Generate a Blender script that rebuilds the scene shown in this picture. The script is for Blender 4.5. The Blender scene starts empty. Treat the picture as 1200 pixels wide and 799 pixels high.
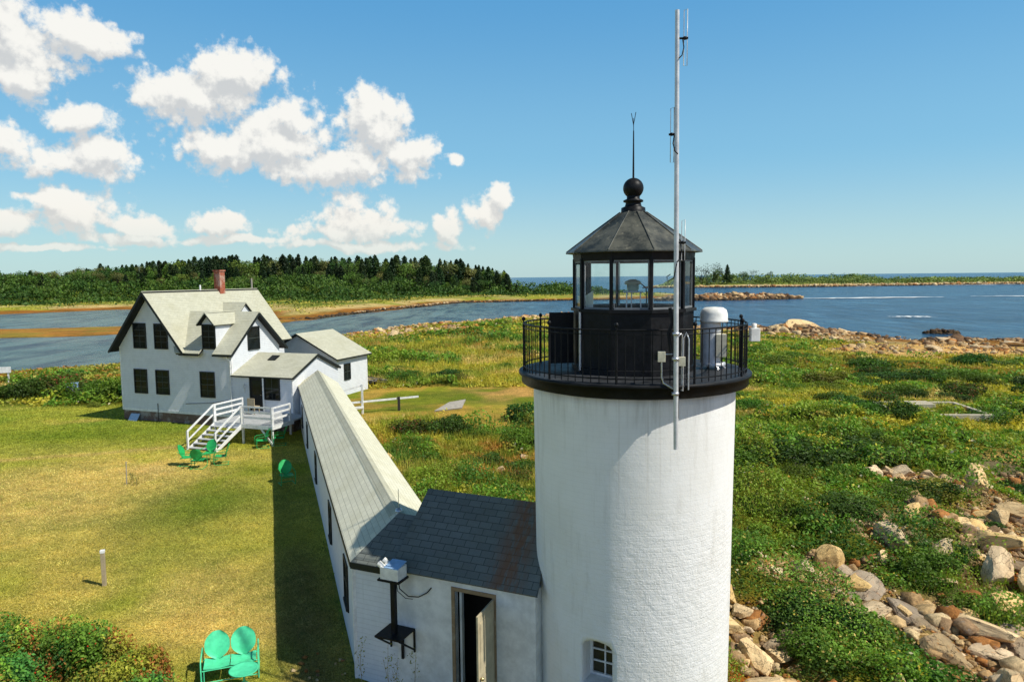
import bpy, bmesh, math, random
import numpy as np
from mathutils import Vector, Matrix, noise as mnoise
random.seed(7); rng = np.random.default_rng(7)
PI = math.pi
scene = bpy.context.scene
COL = scene.collection
def S(r, g, b):
    f = lambda c: (c/255/12.92) if c/255 <= .04045 else ((c/255+.055)/1.055)**2.4
    return (f(r), f(g), f(b))
# ------------------------------------------------------------------ tagging
def tag(o, label=None, cat=None, group=None, kind=None):
    if label: o['label'] = label
    if cat: o['category'] = cat
    if group: o['group'] = group
    if kind: o['kind'] = kind
    return o
def empty(name, loc=(0, 0, 0), rz=0.0, label=None, cat=None, group=None):
    o = bpy.data.objects.new(name, None); COL.objects.link(o)
    o.location = loc; o.rotation_euler = (0, 0, rz); o.empty_display_size = .2
    return tag(o, label, cat, group)
def link(name, me, parent=None):
    o = bpy.data.objects.new(name, me); COL.objects.link(o)
    if parent: o.parent = parent
    return o
def copy_tree(o, parent=None):
    c = o.copy(); COL.objects.link(c)
    c.parent = parent
    for ch in o.children: copy_tree(ch, c)
    return c
# ------------------------------------------------------------------ mesh builder
class MB:
    def __init__(s): s.v = []; s.f = []; s.sm = []
    def add(s, vs, fs, smooth=False):
        b = len(s.v); s.v += [tuple(p) for p in vs]
        for f in fs: s.f.append([b+i for i in f]); s.sm.append(smooth)
        return s
    def box(s, x0, x1, y0, y1, z0, z1, M=None):
        vs = [Vector(p) for p in ((x0,y0,z0),(x1,y0,z0),(x1,y1,z0),(x0,y1,z0),(x0,y0,z1),(x1,y0,z1),(x1,y1,z1),(x0,y1,z1))]
        if M is not None: vs = [M @ p for p in vs]
        return s.add(vs, [(3,2,1,0),(4,5,6,7),(0,1,5,4),(1,2,6,5),(2,3,7,6),(3,0,4,7)])
    def poly(s, *pts): return s.add(pts, [tuple(range(len(pts)))])
    def slab(s, pts, t, dirv=None):
        # polygon thickened along minus normal (or dirv)
        P = [Vector(p) for p in pts]; n = (P[1]-P[0]).cross(P[2]-P[0]).normalized()
        d = Vector(dirv) if dirv else -n
        Q = [p+d*t for p in P]; k = len(P)
        return s.add(P+Q, [tuple(range(k)), tuple(range(2*k-1, k-1, -1))]+[(i, k+i, k+(i+1) % k, (i+1) % k) for i in range(k)])
    def bar(s, a, b, w, h=None, up=(0, 0, 1)):
        h = h or w; a = Vector(a); b = Vector(b); d = (b-a).normalized()
        u = Vector(up)
        if abs(d.dot(u)) > .98: u = Vector((1, 0, 0))
        x = d.cross(u).normalized(); y = x.cross(d).normalized()
        vs = []
        for p in (a, b):
            for sx, sy in ((-1,-1),(1,-1),(1,1),(-1,1)): vs.append(p+x*sx*w/2+y*sy*h/2)
        return s.add(vs, [(0,1,2,3),(7,6,5,4),(0,4,5,1),(1,5,6,2),(2,6,7,3),(3,7,4,0)])
    def tube(s, path, r, seg=8, caps=True):
        path = [Vector(p) for p in path]; n = len(path)
        rs = r if isinstance(r, (list, tuple)) else [r]*n
        vs = []; prev = None
        for i, p in enumerate(path):
            d = (path[min(i+1, n-1)]-path[max(i-1, 0)]).normalized()
            if prev is None:
                u = Vector((0, 0, 1)) if abs(d.z) < .9 else Vector((1, 0, 0))
                x = d.cross(u).normalized()
            else: x = (prev-d*prev.dot(d)).normalized()
            prev = x; y = d.cross(x)
            for k in range(seg):
                a = 2*PI*k/seg; vs.append(p+(x*math.cos(a)+y*math.sin(a))*rs[i])
        fs = []
        for i in range(n-1):
            for k in range(seg):
                k2 = (k+1) % seg; fs.append((i*seg+k, i*seg+k2, (i+1)*seg+k2, (i+1)*seg+k))
        s.add(vs, fs, True)
        if caps:
            s.add(vs[:seg], [tuple(range(seg-1, -1, -1))]); s.add(vs[-seg:], [tuple(range(seg))])
        return s
    def lathe(s, prof, seg=32, c=(0, 0, 0), smooth=True, a0=0.0, wob=None):
        vs = []
        for r, z in prof:
            for k in range(seg):
                a = a0+2*PI*k/seg; rr = r+(wob(a, z) if wob else 0)
                vs.append((c[0]+rr*math.cos(a), c[1]+rr*math.sin(a), c[2]+z))
        fs = []
        for i in range(len(prof)-1):
            for k in range(seg):
                k2 = (k+1) % seg; fs.append((i*seg+k, i*seg+k2, (i+1)*seg+k2, (i+1)*seg+k))
        return s.add(vs, fs, smooth)
    def disc(s, r, z, seg=32, c=(0, 0, 0), a0=0.0, up=True):
        vs = [(c[0]+r*math.cos(a0+2*PI*k/seg), c[1]+r*math.sin(a0+2*PI*k/seg), c[2]+z) for k in range(seg)]
        return s.add(vs, [tuple(range(seg)) if up else tuple(range(seg-1, -1, -1))])
    def build(s, name, m, parent=None, bevel=0.0):
        me = bpy.data.meshes.new(name); me.from_pydata(s.v, [], s.f)
        me.polygons.foreach_set('use_smooth', s.sm)
        uv = me.uv_layers.new(name='UVMap')
        for p in me.polygons:
            n = p.normal
            h = Vector((0, 0, 1)).cross(n) if abs(n.z) < .999 else Vector((1, 0, 0))
            h = h.normalized() if h.length > 1e-6 else Vector((1, 0, 0)); w = n.cross(h)
            for li in p.loop_indices:
                co = me.vertices[me.loops[li].vertex_index].co
                uv.data[li].uv = (co.dot(h), co.dot(w))
        me.materials.append(m)
        o = link(name, me, parent)
        if bevel:
            b = o.modifiers.new('bevel', 'BEVEL'); b.width = bevel; b.segments = 2; b.limit_method = 'ANGLE'; b.angle_limit = math.radians(40)
        return o
# ------------------------------------------------------------------ node helpers
class NT:
    def __init__(s, tree): s.t = tree; s.n = tree.nodes; s.l = tree.links
    def new(s, ty, **kw):
        n = s.n.new(ty)
        for k, v in kw.items(): setattr(n, k, v)
        return n
    def set(s, sock, v):
        if hasattr(v, 'is_output') or isinstance(v, bpy.types.NodeSocket): s.l.new(v, sock)
        else:
            if isinstance(v, tuple) and len(v) == 3 and sock.type == 'RGBA': v = (*v, 1)
            sock.default_value = v
    def math(s, op, a, b=None, c=None, clamp=False):
        n = s.new('ShaderNodeMath', operation=op, use_clamp=clamp); s.set(n.inputs[0], a)
        if b is not None: s.set(n.inputs[1], b)
        if c is not None: s.set(n.inputs[2], c)
        return n.outputs[0]
    def vmath(s, op, a, b=None):
        n = s.new('ShaderNodeVectorMath', operation=op); s.set(n.inputs[0], a)
        if b is not None: s.set(n.inputs[1], b)
        return n.outputs['Value'] if op in ('LENGTH', 'DOT_PRODUCT') else n.outputs[0]
    def mix(s, f, a, b, blend='MIX'):
        n = s.new('ShaderNodeMix', data_type='RGBA', blend_type=blend); s.set(n.inputs[0], f); s.set(n.inputs[6], a); s.set(n.inputs[7], b)
        return n.outputs[2]
    def noise(s, vec, scale, detail=4, rough=.55, out='Fac', dim='3D', dist=0.0):
        n = s.new('ShaderNodeTexNoise', noise_dimensions=dim)
        if vec is not None: s.set(n.inputs['Vector'], vec)
        s.set(n.inputs['Scale'], scale); s.set(n.inputs['Detail'], detail); s.set(n.inputs['Roughness'], rough); s.set(n.inputs['Distortion'], dist)
        return n.outputs[out]
    def ramp(s, f, a, b, lo=0.0, hi=1.0):
        n = s.new('ShaderNodeMapRange', interpolation_type='SMOOTHSTEP'); s.set(n.inputs[0], f)
        for i, v in enumerate((a, b, lo, hi)): s.set(n.inputs[1+i], v)
        return n.outputs[0]
    def bump(s, h, strength=.5, dist=.02, nrm=None):
        n = s.new('ShaderNodeBump'); s.set(n.inputs['Height'], h); s.set(n.inputs['Strength'], strength); s.set(n.inputs['Distance'], dist)
        if nrm is not None: s.set(n.inputs['Normal'], nrm)
        return n.outputs[0]
    def mapping(s, vec, scale=(1, 1, 1), loc=(0, 0, 0)):
        n = s.new('ShaderNodeMapping'); s.set(n.inputs[0], vec); n.inputs['Scale'].default_value = scale; n.inputs['Location'].default_value = loc
        return n.outputs[0]
def new_mat(name):
    m = bpy.data.materials.new(name); m.use_nodes = True; t = NT(m.node_tree)
    t.n.clear(); out = t.new('ShaderNodeOutputMaterial'); p = t.new('ShaderNodeBsdfPrincipled'); t.l.new(p.outputs[0], out.inputs[0])
    t.p = p; t.out = out; tc = t.new('ShaderNodeTexCoord'); t.obj = tc.outputs['Object']; t.uv = tc.outputs['UV']
    t.pos = t.new('ShaderNodeNewGeometry').outputs['Position']
    return m, t
def simple(name, col, rough=.6, metal=0.0, var=.15, scale=6.0, bump=.15, spec=.3, dirt=None, dirt_amt=.5):
    m, t = new_mat(name)
    n = t.noise(t.obj, scale, 6, .65)
    c = t.mix(t.ramp(n, .3, .7), tuple(x*(1-var) for x in col), tuple(min(1, x*(1+var)) for x in col))
    if dirt:
        n2 = t.noise(t.obj, scale*.37, 8, .7)
        c = t.mix(t.math('MULTIPLY', t.ramp(n2, .52, .72), dirt_amt), c, dirt)
    t.set(t.p.inputs['Base Color'], c); t.set(t.p.inputs['Roughness'], t.ramp(n, .2, .8, max(.02, rough-.12), min(1, rough+.12))); t.p.inputs['Metallic'].default_value = metal
    t.p.inputs['Specular IOR Level'].default_value = spec
    if bump: t.set(t.p.inputs['Normal'], t.bump(t.noise(t.obj, scale*4, 5), bump, .01))
    return m
def siding(name, col, pitch=.115, strength=.7):
    m, t = new_mat(name)
    z = t.new('ShaderNodeSeparateXYZ'); t.set(z.inputs[0], t.uv)
    fr = t.math('FRACT', t.math('DIVIDE', z.outputs[1], pitch))
    shade = t.ramp(fr, .82, 1.0)          # thin dark reveal under each board
    n = t.noise(t.obj, 2.2, 6, .7); n2 = t.noise(t.mapping(t.obj, (9, 9, .7)), 1.0, 5, .7)
    c = t.mix(t.ramp(n, .35, .75), col, tuple(x*.88 for x in col))
    c = t.mix(t.math('MULTIPLY', t.ramp(n2, .55, .75), .35), c, (col[0]*.66, col[1]*.66, col[2]*.6))
    c = t.mix(t.math('MULTIPLY', shade, .30), c, tuple(x*.45 for x in col))
    t.set(t.p.inputs['Base Color'], c); t.p.inputs['Roughness'].default_value = .6; t.p.inputs['Specular IOR Level'].default_value = .3
    t.set(t.p.inputs['Normal'], t.bump(t.math('ADD', t.math('SUBTRACT', 1.0, fr), t.math('MULTIPLY', n2, .3)), strength, .012))
    return m
def shingles(name, col, w=.30, h=.14, contrast=.35, rust=None, lines=.5):
    m, t = new_mat(name)
    b = t.new('ShaderNodeTexBrick', offset=.5); t.set(b.inputs['Vector'], t.uv)
    b.inputs['Scale'].default_value = 1; b.inputs['Brick Width'].default_value = w; b.inputs['Row Height'].default_value = h
    b.inputs['Mortar Size'].default_value = .007; b.inputs['Mortar Smooth'].default_value = .3; b.inputs['Bias'].default_value = 0
    t.set(b.inputs['Color1'], tuple(x*(1-contrast) for x in col)); t.set(b.inputs['Color2'], tuple(x*(1+contrast) for x in col)); t.set(b.inputs['Mortar'], tuple(x*(1-lines) for x in col))
    n = t.noise(t.obj, 40, 4, .7); n2 = t.noise(t.obj, .9, 5, .65)
    c = t.mix(t.ramp(n, .35, .7, 0, .35), b.outputs['Color'], tuple(x*.55 for x in col))
    c = t.mix(t.ramp(n2, .4, .72, 0, .45), c, (col[0]*.72, col[1]*.7, col[2]*.6))
    if rust:
        x0, wd, rc = rust
        sx = t.new('ShaderNodeSeparateXYZ'); t.set(sx.inputs[0], t.obj)
        nn = t.noise(t.mapping(t.obj, (6, 1.2, 1.2)), 1.6, 6, .7)
        d = t.math('ABSOLUTE', t.math('SUBTRACT', sx.outputs[0], x0))
        k = t.math('MULTIPLY', t.ramp(d, wd, 0.0), t.ramp(nn, .34, .56))
        c = t.mix(t.math('MULTIPLY', k, .8), c, rc)
    t.set(t.p.inputs['Base Color'], c); t.p.inputs['Roughness'].default_value = .9; t.p.inputs['Specular IOR Level'].default_value = .2
    sp = t.new('ShaderNodeSeparateXYZ'); t.set(sp.inputs[0], t.uv)
    fr = t.math('FRACT', t.math('DIVIDE', sp.outputs[1], h))
    hgt = t.math('ADD', t.math('MULTIPLY', t.math('SUBTRACT', 1.0, fr), .9), t.math('ADD', t.math('MULTIPLY', b.outputs['Fac'], -.7), t.math('MULTIPLY', n, .35)))
    t.set(t.p.inputs['Normal'], t.bump(hgt, .7, .012))
    return m
def glass_dark(name, col=(.012, .016, .018)):
    m, t = new_mat(name)
    n = t.noise(t.obj, 1.3, 3)
    t.set(t.p.inputs['Base Color'], t.mix(t.ramp(n, .35, .7), col, tuple(x*2.6 for x in col))); t.p.inputs['Roughness'].default_value = .06
    t.p.inputs['Specular IOR Level'].default_value = .22
    t.set(t.p.inputs['Normal'], t.bump(n, .06, .05))
    return m
def pane_glass(name):
    m = bpy.data.materials.new(name); m.use_nodes = True; t = NT(m.node_tree); t.n.clear()
    out = t.new('ShaderNodeOutputMaterial'); tr = t.new('ShaderNodeBsdfTransparent'); gl = t.new('ShaderNodeBsdfGlossy'); mx = t.new('ShaderNodeMixShader')
    tr.inputs[0].default_value = (.92, .975, .97, 1); gl.inputs['Roughness'].default_value = .02
    df = t.new('ShaderNodeBsdfDiffuse'); df.inputs[0].default_value = (.55, .62, .6, 1); mx2 = t.new('ShaderNodeMixShader')
    tc = t.new('ShaderNodeTexCoord'); n = t.noise(tc.outputs['Object'], 3.0, 6, .7)
    t.set(mx2.inputs[0], t.ramp(n, .4, .8, .02, .12)); t.l.new(tr.outputs[0], mx2.inputs[1]); t.l.new(df.outputs[0], mx2.inputs[2])
    f = t.new('ShaderNodeFresnel'); f.inputs[0].default_value = 1.45
    t.l.new(f.outputs[0], mx.inputs[0]); t.l.new(mx2.outputs[0], mx.inputs[1]); t.l.new(gl.outputs[0], mx.inputs[2]); t.l.new(mx.outputs[0], out.inputs[0])
    return m
def veg_mat(name, trans=.3, objvar=.0, rough=.6):
    m = bpy.data.materials.new(name); m.use_nodes = True; t = NT(m.node_tree); t.n.clear()
    out = t.new('ShaderNodeOutputMaterial'); a = t.new('ShaderNodeAttribute', attribute_name='col')
    c = a.outputs['Color']
    if objvar:
        oi = t.new('ShaderNodeObjectInfo'); hs = t.new('ShaderNodeHueSaturation')
        t.set(hs.inputs['Color'], c); t.set(hs.inputs['Value'], t.ramp(oi.outputs['Random'], 0, 1, 1-objvar, 1+objvar))
        t.set(hs.inputs['Hue'], t.ramp(t.math('FRACT', t.math('MULTIPLY', oi.outputs['Random'], 7.31)), 0, 1, .5-.025, .5+.018))
        c = hs.outputs[0]
    d = t.new('ShaderNodeBsdfPrincipled'); t.set(d.inputs['Base Color'], c); d.inputs['Roughness'].default_value = rough; d.inputs['Specular IOR Level'].default_value = .25
    tr = t.new('ShaderNodeBsdfTranslucent'); t.set(tr.inputs[0], t.mix(.5, c, t.mix(1.0, c, (1.6, 1.6, .5), 'MULTIPLY')))
    mx = t.new('ShaderNodeMixShader'); mx.inputs[0].default_value = trans
    t.l.new(d.outputs[0], mx.inputs[1]); t.l.new(tr.outputs[0], mx.inputs[2]); t.l.new(mx.outputs[0], out.inputs[0])
    return m
def rock_mat(name, cols, objvar=.2, band=None):
    m, t = new_mat(name)
    n1 = t.noise(t.obj, 1.3, 8, .65); n2 = t.noise(t.obj, 6, 6, .7); n3 = t.noise(t.obj, 45, 3, .6)
    c = t.mix(t.ramp(n1, .35, .68), cols[0], cols[1])
    c = t.mix(t.ramp(n2, .52, .72, 0, .75), c, cols[2])
    c = t.mix(t.ramp(n3, .5, .75, 0, .5), c, tuple(x*.35 for x in cols[0]))
    wv = t.vmath('ADD', t.mapping(t.obj, (1.0, 1.6, 2.2)), t.noise(t.obj, 2.5, 4, .6, 'Color')); vo = t.new('ShaderNodeTexVoronoi', feature='DISTANCE_TO_EDGE'); t.set(vo.inputs['Vector'], wv); vo.inputs['Scale'].default_value = 1.15
    crack = t.ramp(vo.outputs['Distance'], .0, .022, 1, 0); c = t.mix(t.math('MULTIPLY', crack, .75), c, (.05, .04, .03))
    st = t.ramp(t.noise(t.mapping(t.obj, (1, 1, .5)), 2.0, 7, .75), .54, .66); c = t.mix(t.math('MULTIPLY', st, .42), c, (.12, .10, .075))
    if objvar:
        oi = t.new('ShaderNodeObjectInfo'); hs = t.new('ShaderNodeHueSaturation'); t.set(hs.inputs['Color'], c)
        t.set(hs.inputs['Value'], t.ramp(oi.outputs['Random'], 0, 1, 1-objvar, 1+objvar))
        t.set(hs.inputs['Saturation'], t.ramp(t.math('FRACT', t.math('MULTIPLY', oi.outputs['Random'], 5.7)), 0, 1, .8, 1.15)); c = hs.outputs[0]
    t.set(t.p.inputs['Base Color'], c); t.p.inputs['Roughness'].default_value = .85; t.p.inputs['Specular IOR Level'].default_value = .25
    t.set(t.p.inputs['Normal'], t.bump(t.math('SUBTRACT', t.math('ADD', n2, t.math('MULTIPLY', n3, .4)), t.math('MULTIPLY', crack, .8)), .8, .05))
    return m
# ------------------------------------------------------------------ vectorised meshes (foliage, grass, stones)
def np_mesh(name, V, F, C=None, smooth=False):
    """V (n,3), F (m,k) -> mesh with a point colour attribute"""
    me = bpy.data.meshes.new(name); n = len(V); m, k = F.shape
    me.vertices.add(n); me.vertices.foreach_set('co', np.ascontiguousarray(V, dtype=np.float32).ravel())
    me.loops.add(m*k); me.loops.foreach_set('vertex_index', np.ascontiguousarray(F, dtype=np.int32).ravel())
    me.polygons.add(m); me.polygons.foreach_set('loop_start', np.arange(0, m*k, k, dtype=np.int32))
    if smooth: me.polygons.foreach_set('use_smooth', np.ones(m, dtype=bool))
    if C is not None:
        a = me.color_attributes.new('col', 'FLOAT_COLOR', 'POINT')
        C4 = np.ones((n, 4), dtype=np.float32); C4[:, :3] = np.clip(C, 0, 1); a.data.foreach_set('color', C4.ravel())
    me.update(calc_edges=True); me.validate()
    return me
def unit(a): return a/np.maximum(np.linalg.norm(a, axis=-1, keepdims=True), 1e-9)
def leaves(P, size, col, aspect=.6, upbias=.5, nrm=None):
    """rhombic leaf quads with random orientation -> V,F,C"""
    n = len(P); N = rng.normal(size=(n, 3))
    N = unit(N)
    if nrm is not None: N = unit(N*.8+nrm*1.0)
    N[:, 2] += upbias; N = unit(N)
    T = unit(np.cross(N, rng.normal(size=(n, 3)))); B = np.cross(N, T)
    s = np.asarray(size).reshape(-1, 1)*np.ones((n, 1))
    V = np.stack([P-T*s*.5, P+B*s*.5*aspect, P+T*s*.5, P-B*s*.5*aspect], 1).reshape(-1, 3)
    F = np.arange(4*n).reshape(n, 4); C = np.repeat(col, 4, 0)
    return V, F, C
def blades(P, h, w, col, lean=.35, tipmul=1.25):
    n = len(P); a = rng.uniform(0, 2*PI, n); D = np.stack([np.cos(a), np.sin(a), np.zeros(n)], 1)
    L = rng.normal(size=(n, 2))*lean
    h = np.asarray(h)*np.ones(n); w = np.asarray(w)*np.ones(n)
    tip = P+np.stack([L[:, 0]*h, L[:, 1]*h, h], 1)
    V = np.stack([P-D*w[:, None]*.5, P+D*w[:, None]*.5, tip], 1).reshape(-1, 3)
    F = np.arange(3*n).reshape(n, 3)
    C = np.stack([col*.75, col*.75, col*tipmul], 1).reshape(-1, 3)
    return V, F, C
def vnoise(x, y, s, seed=0.0, octv=3):
    """cheap value noise in numpy, about 0..1"""
    out = np.zeros_like(x, dtype=float); amp = 1.0; tot = 0
    for o in range(octv):
        X = x/s*2**o+seed*17.3+o*7.7; Y = y/s*2**o+seed*9.1-o*3.1
        xi = np.floor(X); yi = np.floor(Y); fx = X-xi; fy = Y-yi
        fx = fx*fx*(3-2*fx); fy = fy*fy*(3-2*fy)
        def h(i, j):
            q = np.sin(i*127.1+j*311.7+seed*53.7)*43758.5453
            return q-np.floor(q)
        v = (h(xi, yi)*(1-fx)+h(xi+1, yi)*fx)*(1-fy)+(h(xi, yi+1)*(1-fx)+h(xi+1, yi+1)*fx)*fy
        out += v*amp; tot += amp; amp *= .5
    return out/tot
def sstep(x, a, b):
    t = np.clip((x-a)/(b-a), 0, 1); return t*t*(3-2*t)
def sdist(px, py, poly):
    """signed distance to polygon, positive inside"""
    poly = np.array(poly, float); d = np.full(px.shape, 1e18); ins = np.zeros(px.shape, bool); n = len(poly)
    for i in range(n):
        a = poly[i]; b = poly[(i+1) % n]; e = b-a
        t = np.clip(((px-a[0])*e[0]+(py-a[1])*e[1])/(e @ e), 0, 1)
        dx = px-a[0]-t*e[0]; dy = py-a[1]-t*e[1]; d = np.minimum(d, dx*dx+dy*dy)
        c = ((a[1] > py) != (b[1] > py)) & (px < (b[0]-a[0])*(py-a[1])/(b[1]-a[1]+1e-12)+a[0]); ins ^= c
    return np.where(ins, 1, -1)*np.sqrt(d)
# ------------------------------------------------------------------ materials
M = {}
WHITE = S(214, 214, 206)
M['siding'] = siding('white clapboard', (.70, .72, .735))
M['plain_white'] = simple('old white paint', (.70, .70, .67), .6, dirt=(.45, .43, .36), scale=2.5, dirt_amt=.45)
M['trim_white'] = simple('white trim paint', (.76, .76, .74), .5, scale=5, dirt=(.5, .48, .42), dirt_amt=.3)
M['shingle'] = shingles('pale grey shingles', (.53, .52, .40), contrast=.07, lines=.18)
M['shingle_walk'] = shingles('pale walkway shingles', (.74, .715, .55), w=.32, h=.15, contrast=.06, lines=.38)
M['shingle_dark'] = shingles('slate grey shingles', (.17, .185, .168), w=.30, h=.17, contrast=.12, lines=.75, rust=(3.75, .62, (.20, .085, .035)))
M['shingle_hip'] = shingles('slate hip shingles', (.17, .185, .168), w=.30, h=.17, contrast=.12, lines=.75)
M['dark_trim'] = simple('black green trim', (.014, .017, .016), .5, scale=8)
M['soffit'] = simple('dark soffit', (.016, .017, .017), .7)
M['glass'] = glass_dark('window glass', (.006, .008, .009)); M['sash'] = simple('dark green sash', (.05, .06, .055), .5, scale=9)
M['pane'] = pane_glass('lantern glass')
M['black'] = simple('black iron paint', (.010, .0105, .0115), .45, var=.4, scale=7, bump=.25, dirt=(.035, .03, .027), dirt_amt=.4, spec=.15)
M['deck_black'] = simple('black deck paint', (.03, .032, .035), .55, var=.4, scale=5, bump=.3)
M['rim'] = simple('weathered black rim', (.010, .0105, .011), .5, var=.4, scale=4, dirt=(.04, .038, .034), dirt_amt=.5, spec=.15)
M['galv'] = simple('galvanised steel', (.55, .56, .57), .35, .75, scale=12)
M['mast'] = simple('grey white mast paint', (.62, .63, .63), .4, .2, scale=5, dirt=(.4, .38, .34))
M['beige_box'] = simple('beige enclosure', (.60, .56, .42), .5, scale=8)
M['white_gloss'] = simple('white plastic', (.78, .77, .71), .4, scale=5, dirt=(.55, .5, .4), dirt_amt=.3)
M['blue_top'] = simple('pale blue lid', (.30, .46, .66), .35, scale=5)
M['green'] = simple('bright green enamel', (.09, .66, .34), .45, var=.14, scale=6, bump=.08, dirt=(.10, .22, .10), dirt_amt=.45)
M['green_deep'] = simple('green enamel', (.02, .38, .10), .5, var=.2, scale=6, bump=.08, dirt=(.08, .12, .05), dirt_amt=.5)
M['wood_door'] = simple('peeling cream door', (.46, .39, .25), .7, scale=4, dirt=(.22, .16, .09), dirt_amt=.7)
M['wood_frame'] = simple('worn brown frame', (.26, .18, .10), .75, scale=5, dirt=(.48, .42, .30), dirt_amt=.8)
M['grey_wood'] = simple('weathered grey wood', (.34, .31, .26), .85, scale=6, bump=.4)
M['old_post'] = simple('pale old timber', (.38, .31, .2), .85, scale=9, bump=.4)
M['deck_wood'] = simple('deck boards', (.42, .43, .42), .8, scale=6, bump=.3)
M['brass'] = simple('brass', (.6, .45, .2), .3, .9)
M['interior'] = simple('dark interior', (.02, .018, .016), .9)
M['concrete'] = simple('old concrete', (.50, .44, .32), .9, scale=3, dirt=(.2, .18, .13), dirt_amt=.7, bump=.5)
M['dark_wood'] = simple('dark old boards', (.045, .04, .035), .9, scale=6)
def brick_mat(name, c1, c2, mortar, w=.22, h=.075):
    m, t = new_mat(name); b = t.new('ShaderNodeTexBrick'); t.set(b.inputs['Vector'], t.uv); b.inputs['Scale'].default_value = 1
    b.inputs['Brick Width'].default_value = w; b.inputs['Row Height'].default_value = h; b.inputs['Mortar Size'].default_value = .008
    t.set(b.inputs['Color1'], c1); t.set(b.inputs['Color2'], c2); t.set(b.inputs['Mortar'], mortar)
    n = t.noise(t.obj, 1.1, 7, .7)
    t.set(t.p.inputs['Base Color'], t.mix(t.ramp(n, .48, .6, 0, .75), b.outputs['Color'], tuple(x*1.3+.12 for x in mortar)))
    t.p.inputs['Roughness'].default_value = .9; t.set(t.p.inputs['Normal'], t.bump(t.math('SUBTRACT', 1.0, b.outputs['Fac']), .6, .01))
    return m
M['brick'] = brick_mat('chimney brick', S(150, 62, 36), S(176, 82, 50), S(150, 120, 100))
M['foundation'] = brick_mat('worn foundation brick', S(96, 66, 52), S(120, 92, 76), S(120, 115, 105))
def tower_mat():
    m, t = new_mat('whitewashed tower masonry')
    a = t.new('ShaderNodeAttribute', attribute_name='UVMap')
    b = t.new('ShaderNodeTexBrick', offset=.5); t.set(b.inputs['Vector'], t.uv); b.inputs['Scale'].default_value = 1
    b.inputs['Brick Width'].default_value = .42; b.inputs['Row Height'].default_value = .10; b.inputs['Mortar Size'].default_value = .012; b.inputs['Mortar Smooth'].default_value = .9
    n1 = t.noise(t.obj, .9, 7, .65); n2 = t.noise(t.obj, 5, 7, .7); n3 = t.noise(t.mapping(t.obj, (5, 5, .5)), 1.0, 6, .7); n4 = t.noise(t.obj, 26, 4, .7)
    base = (.87, .86, .825)
    c = t.mix(t.ramp(n1, .35, .7), base, (.81, .795, .745))
    c = t.mix(t.math('MULTIPLY', t.ramp(n3, .5, .74), .4), c, (.56, .53, .46))
    c = t.mix(t.math('MULTIPLY', t.ramp(n2, .60, .76), .35), c, (.60, .56, .48))
    c = t.mix(t.math('MULTIPLY', b.outputs['Fac'], .06), c, (.4, .4, .38))
    # weathering under the gallery
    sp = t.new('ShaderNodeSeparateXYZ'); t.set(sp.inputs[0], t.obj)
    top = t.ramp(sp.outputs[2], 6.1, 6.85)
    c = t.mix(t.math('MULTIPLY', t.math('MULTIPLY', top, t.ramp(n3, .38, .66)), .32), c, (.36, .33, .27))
    drip = t.ramp(t.noise(t.mapping(t.obj, (14, 14, .25)), 1.0, 4, .6), .60, .72)
    c = t.mix(t.math('MULTIPLY', t.math('MULTIPLY', drip, t.ramp(sp.outputs[2], 3.5, 6.8)), .22), c, (.40, .34, .25))
    t.set(t.p.inputs['Base Color'], c); t.p.inputs['Roughness'].default_value = .75; t.p.inputs['Specular IOR Level'].default_value = .2
    low = t.ramp(sp.outputs[2], 5.2, 3.6, .25, 1.0)     # rougher plaster lower down
    hgt = t.math('ADD', t.math('MULTIPLY', b.outputs['Fac'], -.05), t.math('ADD', t.math('MULTIPLY', n2, .8), t.math('MULTIPLY', n4, .22)))
    bp = t.new('ShaderNodeBump'); t.set(bp.inputs['Height'], hgt); t.set(bp.inputs['Strength'], t.math('MULTIPLY', low, .75)); bp.inputs['Distance'].default_value = .05
    t.l.new(bp.outputs[0], t.p.inputs['Normal'])
    return m
M['tower'] = tower_mat()
def roof_metal():
    m, t = new_mat('weathered lantern roof metal')
    n1 = t.noise(t.obj, 2.2, 7, .7); n2 = t.noise(t.mapping(t.obj, (3, 3, 1)), 2.5, 6, .7)
    c = t.mix(t.ramp(n1, .38, .66), (.018, .023, .022), (.10, .10, .078))
    c = t.mix(t.ramp(n2, .55, .75, 0, .8), c, (.22, .205, .15))
    t.set(t.p.inputs['Base Color'], c); t.p.inputs['Roughness'].default_value = .45; t.p.inputs['Specular IOR Level'].default_value = .5
    t.set(t.p.inputs['Normal'], t.bump(n1, .3, .02)); return m
M['roof_metal'] = roof_metal()
M['leaf'] = veg_mat('leaves', .3)
M['leaf_var'] = veg_mat('bush leaves', .3, .22)
M['tree'] = veg_mat('tree foliage', .15, .25)
M['grass'] = veg_mat('grass', .35)
M['bark'] = simple('bark', (.09, .075, .06), .95, scale=6, bump=.5)
M['rock'] = rock_mat('granite', (S(238, 206, 152), S(214, 178, 124), S(170, 136, 98)), .16)
M['rock_grey'] = rock_mat('grey ledge', (S(188, 164, 128), S(150, 130, 104), S(190, 136, 80)))
M['rock_far'] = rock_mat('shore rock', (S(170, 140, 108), S(120, 92, 68), S(92, 66, 46)))
M['rock_col'] = None
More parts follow.
